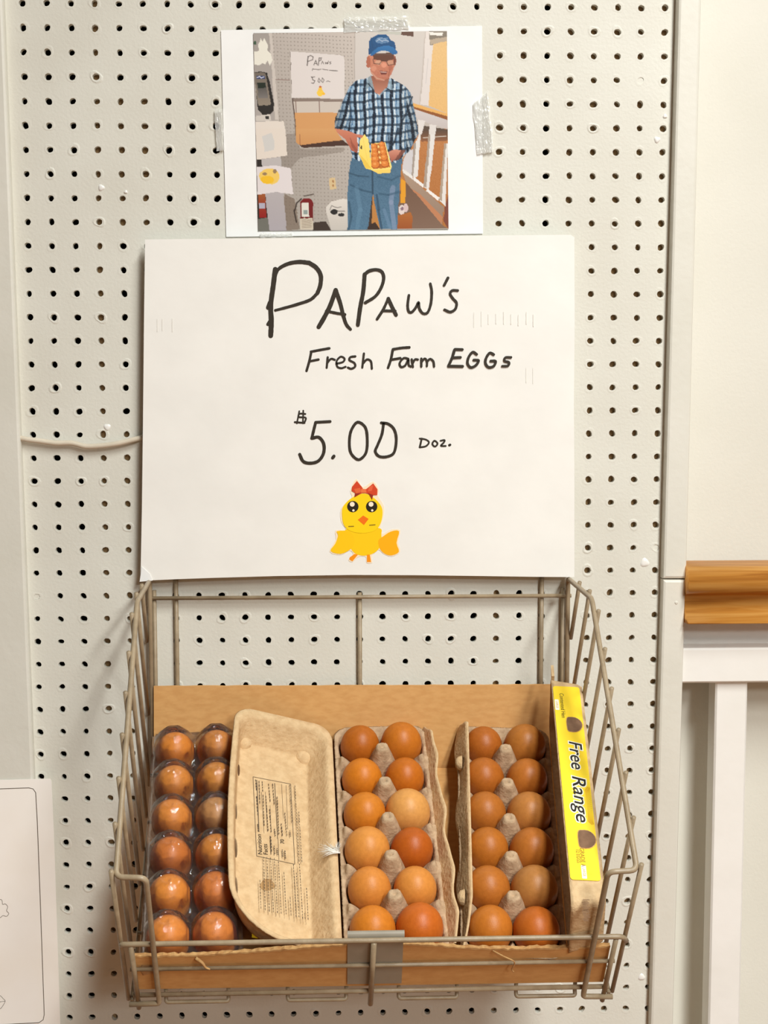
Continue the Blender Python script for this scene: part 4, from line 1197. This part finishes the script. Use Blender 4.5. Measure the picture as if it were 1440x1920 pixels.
loops = [lid_loop(0.0190, -LD + 0.0020), lid_loop(0.0168, -LD + 0.0020), lid_loop(0.0158, -LD + 0.0024), lid_loop(0.0150, -LD + 0.0034), lid_loop(0.0145, -LD + 0.0050), lid_loop(0.0105, -0.0150), lid_loop(0.0072, -0.0050), lid_loop(0.0062, -0.0022), lid_loop(0.0050, -0.0006), lid_loop(0.0035, 0.0003), lid_loop(0.0, 0.0), lid_loop(-0.0008, -0.0014), lid_loop(0.0010, -0.003), lid_loop(0.0040, -0.004), lid_loop(0.0068, -0.011), lid_loop(0.0125, -LD + 0.005), lid_loop(0.0155, -LD)]
v_, f_ = loft(loops)
lid = mesh_obj('carton_lid', v_, f_, M['pulp'], mc, True, LIDM)
lid['label'] = 'tan pulp lid folded open, its inside printed with nutrition facts'
LWM = MCM @ LIDM
LZ = -LD + 0.0023
G7 = lambda p: (420 + p[0] * 0.25, 1310 + p[1] * 0.25)
def lidpt(p): return on_plane(LWM, LZ, *G7(p))
def lid_lines(name, lst, mat_=M['line']):
    mb = MB()
    for k, (pts, w) in enumerate(lst):
        ribbon(mb, [lidpt(p) for p in pts], w * 0.25 / 1850, LZ + 0.00002 * k + 0.0001, cap=False)
    return mb.build(name, mat_, lid)
box_ = [(218, 586), (500, 640), (531, 1242), (245, 1180), (218, 586)]
lid_lines('nutrition_box', [([box_[i], box_[i + 1]], 4) for i in range(4)]
          + [([(246, 610), (262, 1000)], 6), ([(380, 635), (402, 1050)], 5), ([(280, 700), (300, 1010)], 2), ([(310, 700), (325, 1000)], 2), ([(345, 800), (355, 1000)], 2), ([(432, 640), (445, 900)], 2), ([(465, 650), (478, 980)], 2), ([(405, 1050), (412, 1210)], 3), ([(345, 1030), (352, 1170)], 5)])
tl_ = []
rl = random.Random(9)
def dash(a, b, w):
    """a line of small print: short words along a -> b"""
    n = max(4, int(math.hypot(b[0] - a[0], b[1] - a[1]) / 22))
    s = 0.0
    for k in range(n):
        t0 = k / n + rl.uniform(0, 0.15) / n; t1 = (k + 1) / n - rl.uniform(0.10, 0.32) / n
        tl_.append(([(a[0] + (b[0] - a[0]) * t0, a[1] + (b[1] - a[1]) * t0), (a[0] + (b[0] - a[0]) * t1, a[1] + (b[1] - a[1]) * t1)], w * rl.uniform(0.7, 1.1)))
for a, b, w in (((237, 605), (244, 690), 9), ((243, 730), (255, 880), 9), ((262, 615), (268, 790), 7), ((285, 620), (290, 700), 7), ((252, 940), (256, 1000), 8), ((292, 720), (300, 960), 6), ((312, 730), (330, 1000), 6), ((332, 640), (345, 780), 6), ((340, 830), (352, 1010), 7), ((362, 640), (375, 800), 6), ((375, 980), (382, 1040), 9), ((395, 740), (408, 1030), 7), ((425, 940), (435, 1040), 8),
                 ((452, 860), (468, 1040), 6), ((488, 650), (505, 940), 5), ((345, 1040), (352, 1160), 8), ((370, 1110), (376, 1180), 8), ((392, 1130), (398, 1185), 8), ((430, 1140), (436, 1200), 8), ((450, 1150), (456, 1215), 8), ((487, 1000), (492, 1050), 8),
                 ((525, 660), (555, 1240), 6), ((553, 860), (575, 1245), 6),
                 ((288, 1200), (300, 1610), 6), ((312, 1205), (330, 1620), 6), ((338, 1210), (360, 1630), 6), ((366, 1215), (388, 1635), 6), ((395, 1240), (415, 1640), 6), ((435, 1325), (452, 1650), 6), ((255, 1385), (262, 1605), 6), ((480, 1510), (488, 1660), 5), ((505, 1265), (524, 1670), 6), ((526, 1330), (545, 1675), 6), ((548, 1265), (572, 1685), 6), ((586, 1640), (590, 1690), 6), ((600, 1450), (612, 1695), 6)):
    dash(a, b, w)
lid_lines('small_print', tl_)
def lid_text(body, c, along, size, wide=1.0):
    """text reading from `along[0]` to `along[1]` in zoom pixels"""
    p = Vector(lidpt(c)); a = Vector(lidpt(along[0])); b = Vector(lidpt(along[1]))
    ang_ = math.atan2((b - a).y, (b - a).x)
    Mx = Matrix.Translation((p.x, p.y, LZ + 0.0003)) @ Matrix.Rotation(ang_, 4, 'Z')
    return text_obj('heading_print', body, size, M['ink_black'], lid, Mx, xscale=wide)
lid_text('Nutrition', (268, 1092), ((272, 1170), (262, 1015)), 0.0066, 1.02)
lid_text('Facts', (312, 1130), ((315, 1180), (308, 1080)), 0.0066, 1.02)
lid_text('70', (438, 1072), ((440, 1092), (435, 1050)), 0.0060)
# dirt mark, small hole and yellow outer label
q = [lidpt((275 + 50 + 55 * math.cos(a) * (1 + .15 * math.sin(3 * a)), 1395 + 45 * math.sin(a))) for a in [2 * math.pi * k / 18 for k in range(18)]]
mb = MB(); mb.add([(x, y, LZ + 0.00006) for x, y in ccw(q)], [tuple(range(18))]); mb.build('stain', flat('stain_brown', (176, 138, 92), .9), lid)
for (cx_, cy_, w_, h_) in ((636, 762, 12, 9), (106, 545, 9, 45)):
    zz = LZ + 0.0002
    q = [on_plane(LWM, zz if cx_ > 200 else -0.004, *G7((cx_ + w_ * math.cos(a), cy_ + h_ * math.sin(a)))) for a in [2 * math.pi * k / 10 for k in range(10)]]
    mb = MB(); mb.add([(x, y, zz if cx_ > 200 else -0.0022) for x, y in ccw(q)], [tuple(range(10))]); mb.build('dark_speck', flat('speck', (96, 66, 40), .9), lid)
mb = MB().add([(-LW + 0.030, y, -LD - 0.0004) for y in (-0.12, 0.12)] + [(-0.02, y, -LD - 0.0004) for y in (0.12, -0.12)], [(0, 1, 2, 3)])
mb.build('yellow_label', M['yellow'], lid)
for (bx, by, br) in ((-LW + 0.0165, HLc - 0.0230, 0.0110), (-0.0210, HLc - 0.0250, 0.0120)):
    n = 12; vs = []; fs = []
    for (q, hh) in ((1, 0), (0.9, .45), (0.65, .8), (0.3, .97), (0.01, 1)):
        for k in range(n):
            a = 2 * math.pi * k / n
            vs.append((bx + br * q * math.cos(a), by + br * q * math.sin(a), -LD + 0.0015 + 0.0075 * hh))
    for g in range(4):
        for k in range(n): fs.append((g * n + k, g * n + (k + 1) % n, (g + 1) * n + (k + 1) % n, (g + 1) * n + k))
    mesh_obj('corner_boss', vs, fs, M['pulp'], lid, True)
# lock flap leaning out on the right
def flap_strip(name, parent, prof, edge_fn, y0, y1, material, bumps=()):
    """strip along y: prof(t) -> (x, z) across its height, edge_fn(y) scales the height"""
    n = 60; m_ = 5; vs = []; fs = []; r = random.Random(6)
    for side in (0, 1):
        for j in range(n + 1):
            y = y0 + (y1 - y0) * j / n
            e = edge_fn(y)
            for i in range(m_ + 1):
                t = i / m_ * e
                x, z = prof(t, y)
                vs.append((x + side * 0.0016, y, z - side * 0.0006))
    W = m_ + 1; S = (n + 1) * W
    for j in range(n):
        for i in range(m_):
            a = j * W + i
            fs.append((a, a + 1, a + W + 1, a + W)); fs.append((S + a, S + a + W, S + a + W + 1, S + a + 1))
        a = j * W + m_
        fs.append((a, S + a, S + a + W, a + W))
    return mesh_obj(name, vs, fs, material, parent, True)
def mid_edge(y):
    t = (y + HLc) / (2 * HLc)
    e = 0.62 + 0.30 * (1 - t) + 0.07 * math.sin(y * 75) + 0.04 * math.sin(y * 160)
    if t < 0.12: e *= 0.35 + 0.65 * t / 0.12
    if t > 0.93: e *= max(0.25, (1.0 - t) / 0.07)
    return e
lf = flap_strip('lock_flap', mc, lambda t, y: (HWc - 0.002 + 0.012 * t + 0.0015 * math.sin(y * 90) * t, RIM - 0.002 + 0.024 * t), mid_edge, -HLc + 0.006, HLc - 0.004, M['pulp'])

MID = [((176, 94, 38), .97), ((190, 106, 44), 1.02), ((204, 116, 44), .98), ((188, 100, 36), .95), ((202, 118, 52), 1.0), ((214, 148, 90), 1.06),
       ((212, 136, 70), 1.05), ((178, 86, 34), .98), ((208, 128, 62), .98), ((210, 132, 66), .97), ((204, 118, 52), 1.02), ((192, 96, 44), 1.05)]
place_eggs(MCM, 'middle open carton', 'brown eggs in the middle open carton', MID, 0.0345, 1.0)

# ---- right carton, lid standing up on the right
rc_, RCM = carton('egg_carton', 0.5050, 0.1500, H0, -3.3, 'open pulp egg carton at right, lid standing up with yellow label')
o = bpy.data.objects.new('carton_base', PULP); col.objects.link(o); o.parent = rc_
RLM = Matrix.Translation((HWc + 0.001, 0, RIM + 0.002)) @ Matrix.Rotation(math.radians(-94), 4, 'Y')
RW = 0.082; RD = 0.0325
def rl_loop(ins, z, insf=None):
    f_ = ins if insf is None else insf
    r_ = max(0.003, 0.012 - ins * 0.5)
    return [(x, y, z) for x, y in round_quad(ins * 0.8, RW - f_, -HLc + ins, HLc - ins, (r_, r_, r_, r_))]
loops = [rl_loop(0.0125, -RD + 0.0022, 0.0065), rl_loop(0.0105, -RD + 0.003, 0.0055), rl_loop(0.009, -RD + 0.0065, 0.005), rl_loop(0.004, -0.006, 0.0025), rl_loop(0.003, 0.0, 0.0022), rl_loop(0.0, 0.0, 0.0), rl_loop(0.0012, -0.004, 0.0006), rl_loop(0.0068, -RD + 0.005, 0.0026), rl_loop(0.0098, -RD, 0.0045)]
v_, f_ = loft(loops)
rlid = mesh_obj('carton_lid', v_, f_, M['pulp'], rc_, True, RLM)
rlid['label'] = 'pulp lid standing on its hinge, yellow label on its front wall'
RWM = RCM @ RLM
# frame of the lid's front wall: local X = toward the camera end (down the slope), local Y = away from the eggs, Z = out of the wall
WALLM = Matrix(((0, 0, 1, RW + 0.0004), (-1, 0, 0, 0), (0, -1, 0, 0), (0, 0, 0, 1)))
tilt_w = Matrix.Rotation(-math.atan2(0.0026, RD - 0.005), 4, 'X')
LBM = WALLM @ tilt_w
LBW = RWM @ LBM
lab = empty('label_tmp')
bpy.data.objects.remove(lab)
lc = [on_plane(LBW, 0.0003, x, y) for x, y in ((1034, 1286), (1099, 1301), (1130, 1650), (1067, 1649))]
lx0 = min(p[0] for p in lc); lx1 = max(p[0] for p in lc)
ly0, ly1 = 0.0012, RD - 0.0030
def rrect(x0, x1, y0, y1, r, n=4): return round_quad(x0, x1, y0, y1, (r, r, r, r), None, n)
mb = MB(); slab(mb, ccw(rrect(lx0, lx1, ly0, ly1, 0.003)), 0.0, 0.0004)
ylab = mb.build('yellow_label', M['yellow'], rlid, False, LBM)
def yl(px, py): return on_plane(LBW, 0.0005, px, py)
G6 = lambda x, y: (1000 + x * 0.25, 1240 + y * 0.25)
def ltext(body, c, size, material, lift, shear=0.0, offset=0.0, wide=1.0):
    p = yl(*G6(*c))
    return text_obj('label_print', body, size, material, ylab, Matrix.Translation((p[0], p[1], lift)), shear, offset, wide)
ltext('Free', (318, 700), 0.0185, M['ink_white'], 0.0005, 0.22, 0.0011, 1.12)
ltext('Free', (318, 700), 0.0185, M['ink_black'], 0.0007, 0.22, 0.00012, 1.12)
ltext('Range', (350, 1026), 0.0190, M['ink_white'], 0.0005, 0.22, 0.0011, 1.27)
ltext('Range', (350, 1026), 0.0190, M['ink_black'], 0.0007, 0.22, 0.00012, 1.27)
ltext('Contented Hen', (218, 330), 0.0062, M['ink_black'], 0.0006, 0.1, 0.0, 0.9)
ltext('GRADE A', (368, 1470), 0.0058, M['ink_brown'], 0.0006, 0.0, 0.0, 0.9)
ltext('12 EGGS', (335, 1460), 0.0048, M['ink_brown'], 0.0006, 0.0, 0.0, 0.9)
for (c, wx) in (((178, 325), 0.0042), ((380, 1580), 0.0046)):
    p = yl(*G6(*c)); mb = MB(); slab(mb, ccw(rrect(p[0] - 0.0075, p[0] + 0.0075, p[1] - wx / 2, p[1] + wx / 2, 0.0008)), 0.0004, 0.0006)
    mb.build('label_patch', M['ink_white'], ylab)
    text_obj('label_print', 'LARGE', 0.0034, M['ink_gold'], ylab, Matrix.Translation((p[0], p[1], 0.0007)))
# sun rays printed on the label
mb = MB()
c0 = yl(*G6(395, 1080))
for k in range(36):
    a = math.radians(-62 + 124 * k / 35)
    r0, r1 = 0.004, 0.0095 + 0.003 * math.cos(a * 2)
    sx = 3.4
    p0 = (c0[0] + sx * r0 * math.sin(a) * 1.6, c0[1] - 0.0005 + r0 * math.cos(a) * 0.35)
    p1 = (c0[0] + sx * r1 * math.sin(a), c0[1] + r1 * math.cos(a) * 0.9)
    p1 = (min(max(p1[0], lx0 + .001), lx1 - .001), min(p1[1], ly1 - 0.0008))
    ribbon(mb, [p0, p1], 0.00032, 0.00045, cap=False)
mb.build('label_rays', M['ink_gold'], ylab)
# D-shaped lock holes showing brown pulp
for (c, k) in (((305, 475), 1.0), ((398, 1335), 1.05)):
    p = yl(*G6(*c))
    pts = []
    for j in range(20):
        a = 2 * math.pi * j / 20
        x, y = math.cos(a), math.sin(a)
        if y < 0: px_, py_ = 0.0100 * k * math.copysign(abs(x) ** 0.6, x), -0.0062 * k * (-y) ** 0.35
        else: px_, py_ = 0.0100 * k * x, 0.0092 * k * y
        pts.append((p[0] + px_, p[1] - 0.001 + py_))
    mb = MB(); slab(mb, ccw([(p[0] + (x - p[0]) * 1.08, p[1] + (y - p[1]) * 1.10) for x, y in pts]), 0.0004, 0.0007); mb.build('lock_rim', M['card_edge'], ylab)
    mb = MB(); slab(mb, ccw(pts), 0.0004, 0.0011); mb.build('lock_tab', M['lock'], ylab)
# stamped date below the label
for (c, n_) in (((395, 1830), 3), ((400, 1905), 3)):
    mb = MB(); p = yl(*G6(*c))
    for k in range(n_ * 5):
        x = p[0] + (k - n_ * 2.5) * 0.0009; 
        ribbon(mb, [(x, p[1] - 0.004 + rl.uniform(0, .002)), (x, p[1] + 0.003 + rl.uniform(-.003, .001))], 0.0005, 0.0002, cap=False)
    mb.build('date_stamp', flat('stamp_ink', (120, 92, 70), .9), rlid, False, LBM)
# small tab at the lid's back corner
mb = MB(); slab(mb, ccw([(RW - 0.012, HLc - 0.002), (RW + 0.0005, HLc - 0.002), (RW + 0.002, HLc + 0.013), (RW - 0.005, HLc + 0.008)]), -0.004, -0.001)
mb.build('corner_tab', M['pulp'], rlid)
# lock flap standing in front of the left column of eggs
def r_edge(y):
    t = (y + HLc) / (2 * HLc)
    e = 1.0
    if t < 0.17: e *= 0.25 + 0.75 * t / 0.17
    if t > 0.95: e *= max(0.3, (1.0 - t) / 0.05)
    return e
rf = flap_strip('lock_flap', rc_, lambda t, y: (-HWc - 0.001 + 0.0105 * t - 0.002 * math.sin(y * 70) * (1 - t), RIM - 0.004 + 0.030 * t), r_edge, -HLc + 0.006, HLc - 0.003, M['pulp'])
for yb in (0.085, -0.088):
    n = 10; vs = []; fs = []
    for g, (q, hh) in enumerate(((1, 0), (0.85, .55), (0.5, .9), (0.01, 1))):
        for k in range(n):
            a = 2 * math.pi * k / n
            vs.append((-HWc - 0.0005 + 0.0045 - 0.0075 * hh, yb + 0.0085 * q * math.cos(a), RIM + 0.009 + 0.0085 * q * math.sin(a)))
    for g in range(3):
        for k in range(n): fs.append((g * n + k, g * n + (k + 1) % n, (g + 1) * n + (k + 1) % n, (g + 1) * n + k))
    mesh_obj('lock_button', vs, fs, M['pulp'], rc_, True)
RGT = [((178, 94, 40), .95), ((182, 108, 56), 1.04), ((182, 98, 42), 1.0), ((186, 104, 48), 1.0), ((184, 104, 50), 1.0), ((190, 118, 62), 1.05),
       ((186, 104, 44), 1.0), ((184, 104, 50), 1.03), ((188, 106, 50), 1.02), ((184, 118, 66), 1.07), ((196, 110, 46), 1.0), ((190, 96, 38), 1.04)]
place_eggs(RCM, 'right open carton', 'brown eggs in the right open carton', RGT, 0.0345, 1.0, (0.97, 1.02, 0.80))

# ---- left carton: clear plastic, closed
pc, PCM = carton('clear_egg_carton', 0.1835, 0.1490, H0, 3.2, 'closed clear plastic egg carton at left, full of brown eggs')
PW, PLn = 0.0485, 0.1470
def plastic(kind):
    nx, ny = 78, 220
    xs = np.linspace(-PW, PW, nx + 1); ys = np.linspace(-PLn, PLn, ny + 1)
    X, Y = np.meshgrid(xs, ys)
    rmin = np.full(X.shape, 9.0)
    for i in range(6):
        for s in (-1, 1):
            rmin = np.minimum(rmin, np.hypot(X - s * CX, Y - (2.5 - i) * PITCH))
    e = np.minimum(PW - np.abs(X), PLn - np.abs(Y))
    if kind == 'lid':
        q = np.clip(rmin / 0.0248, 0, 1)
        Z = 0.042 + 0.0265 * (1 - q ** 2.6) ** 0.75
        Z = np.where(rmin < 0.0085, np.minimum(Z, 0.0675), Z)
        ring = np.exp(-((rmin - 0.0075) / 0.0019) ** 2) * 0.0014 + np.exp(-((rmin - 0.0135) / 0.0016) ** 2) * 0.0008
        th_ = np.zeros(X.shape)
        for i in range(6):
            for s in (-1, 1):
                dx, dy = X - s * CX, Y - (2.5 - i) * PITCH
                th_ = np.where(np.hypot(dx, dy) <= rmin + 1e-9, np.arctan2(dy, dx) + i * 1.7 + s, th_)
        ring = ring * (1 + 0.35 * np.sin(7 * th_)) + 0.00022 * np.sin(9 * th_) * (rmin > 0.009) * (rmin < 0.021)
        Z = Z + ring
        for j in range(5):
            r = np.hypot(X, Y - (j - 2) * PITCH)
            Z = np.where(r < 0.011, np.minimum(Z, 0.036 + 0.006 * (r / 0.011) ** 2), Z)
        Z = np.where(rmin > 0.0247, np.minimum(Z, 0.042), Z)
        for yr in (0.5 * PITCH, 1.0 * PITCH - 0.5 * PITCH - PITCH * 0.98):
            Z = Z + np.exp(-((Y - yr) / 0.0012) ** 2) * 0.0022 * (np.abs(X) < 0.026) * (rmin > 0.012)
        wgt = np.clip((0.0050 - e) / 0.0035, 0, 1)
        Z = Z * (1 - wgt) + 0.0330 * wgt
    else:
        Z = 0.003 + 0.029 * np.clip(rmin / 0.0255, 0, 1) ** 2.2
        for j in range(5):
            r = np.hypot(X, Y - (j - 2) * PITCH)
            Z = np.where(r < 0.010, np.maximum(Z, 0.040 - 0.010 * (r / 0.010)), Z)
        wgt = np.clip((0.004 - e) / 0.003, 0, 1)
        Z = Z * (1 - wgt) + 0.0322 * wgt
    vs = [tuple(p) for p in np.stack([X.ravel(), Y.ravel(), Z.ravel()], 1)]
    W = nx + 1
    fs = [(j * W + i, j * W + i + 1, (j + 1) * W + i + 1, (j + 1) * W + i) for j in range(ny) for i in range(nx)]
    if kind == 'base':
        loop = list(range(W)) + [r_ * W + nx for r_ in range(1, ny + 1)] + [ny * W + i for i in range(nx - 1, -1, -1)] + [r_ * W for r_ in range(ny - 1, 0, -1)]
        st = len(vs)
        for q in loop:
            x, y, z = vs[q]; vs.append((x * 0.90, y * 0.96, 0.0012))
        for k in range(len(loop)):
            k2 = (k + 1) % len(loop)
            fs.append((loop[k], st + k, st + k2, loop[k2]))
    return vs, fs
for kd in ('base', 'lid'):
    v_, f_ = plastic(kd)
    mesh_obj('carton_' + kd, v_, f_, M['clear'], pc, True)
LFT = [((196, 112, 40), .97), ((178, 106, 54), .97), ((190, 112, 50), .97), ((182, 110, 48), .97), ((196, 114, 52), .97), ((168, 112, 78), .97),
       ((180, 96, 42), .97), ((184, 108, 46), .97), ((200, 116, 48), .97), ((184, 98, 42), .97), ((200, 114, 50), .97), ((194, 108, 52), .97)]
place_eggs(PCM, 'clear plastic carton', 'brown eggs in the clear plastic carton', LFT, 0.0335, 1.0, (1.09, 1.15, 0.85))

# ---- down feather caught on the middle carton's hinge
fr = random.Random(12)
fw = BM @ Matrix.Translation((0.3275, 0.124, H0 + RIM + 0.006))
mb = MB()
for k in range(80):
    a = fr.uniform(math.pi * 0.35, math.pi * 1.25); L = fr.uniform(0.008, 0.021)
    tip = Vector((math.cos(a) * L + 0.002, math.sin(a) * L * 0.55, fr.uniform(0.001, 0.007)))
    mid = tip * 0.5 + Vector((fr.uniform(-.001, .001), fr.uniform(-.001, .001), 0.0015))
    mb.tube([Vector((0.004 + fr.uniform(-.001, .001), fr.uniform(-.001, .001), 0.0)), mid, tip], lambda t: 0.00028 * (1 - 0.7 * t), 4)
fe = mb.build('feather', M['feather'], None, True, fw)
tag(fe, 'tiny white down feather caught on the middle carton hinge', 'feather')
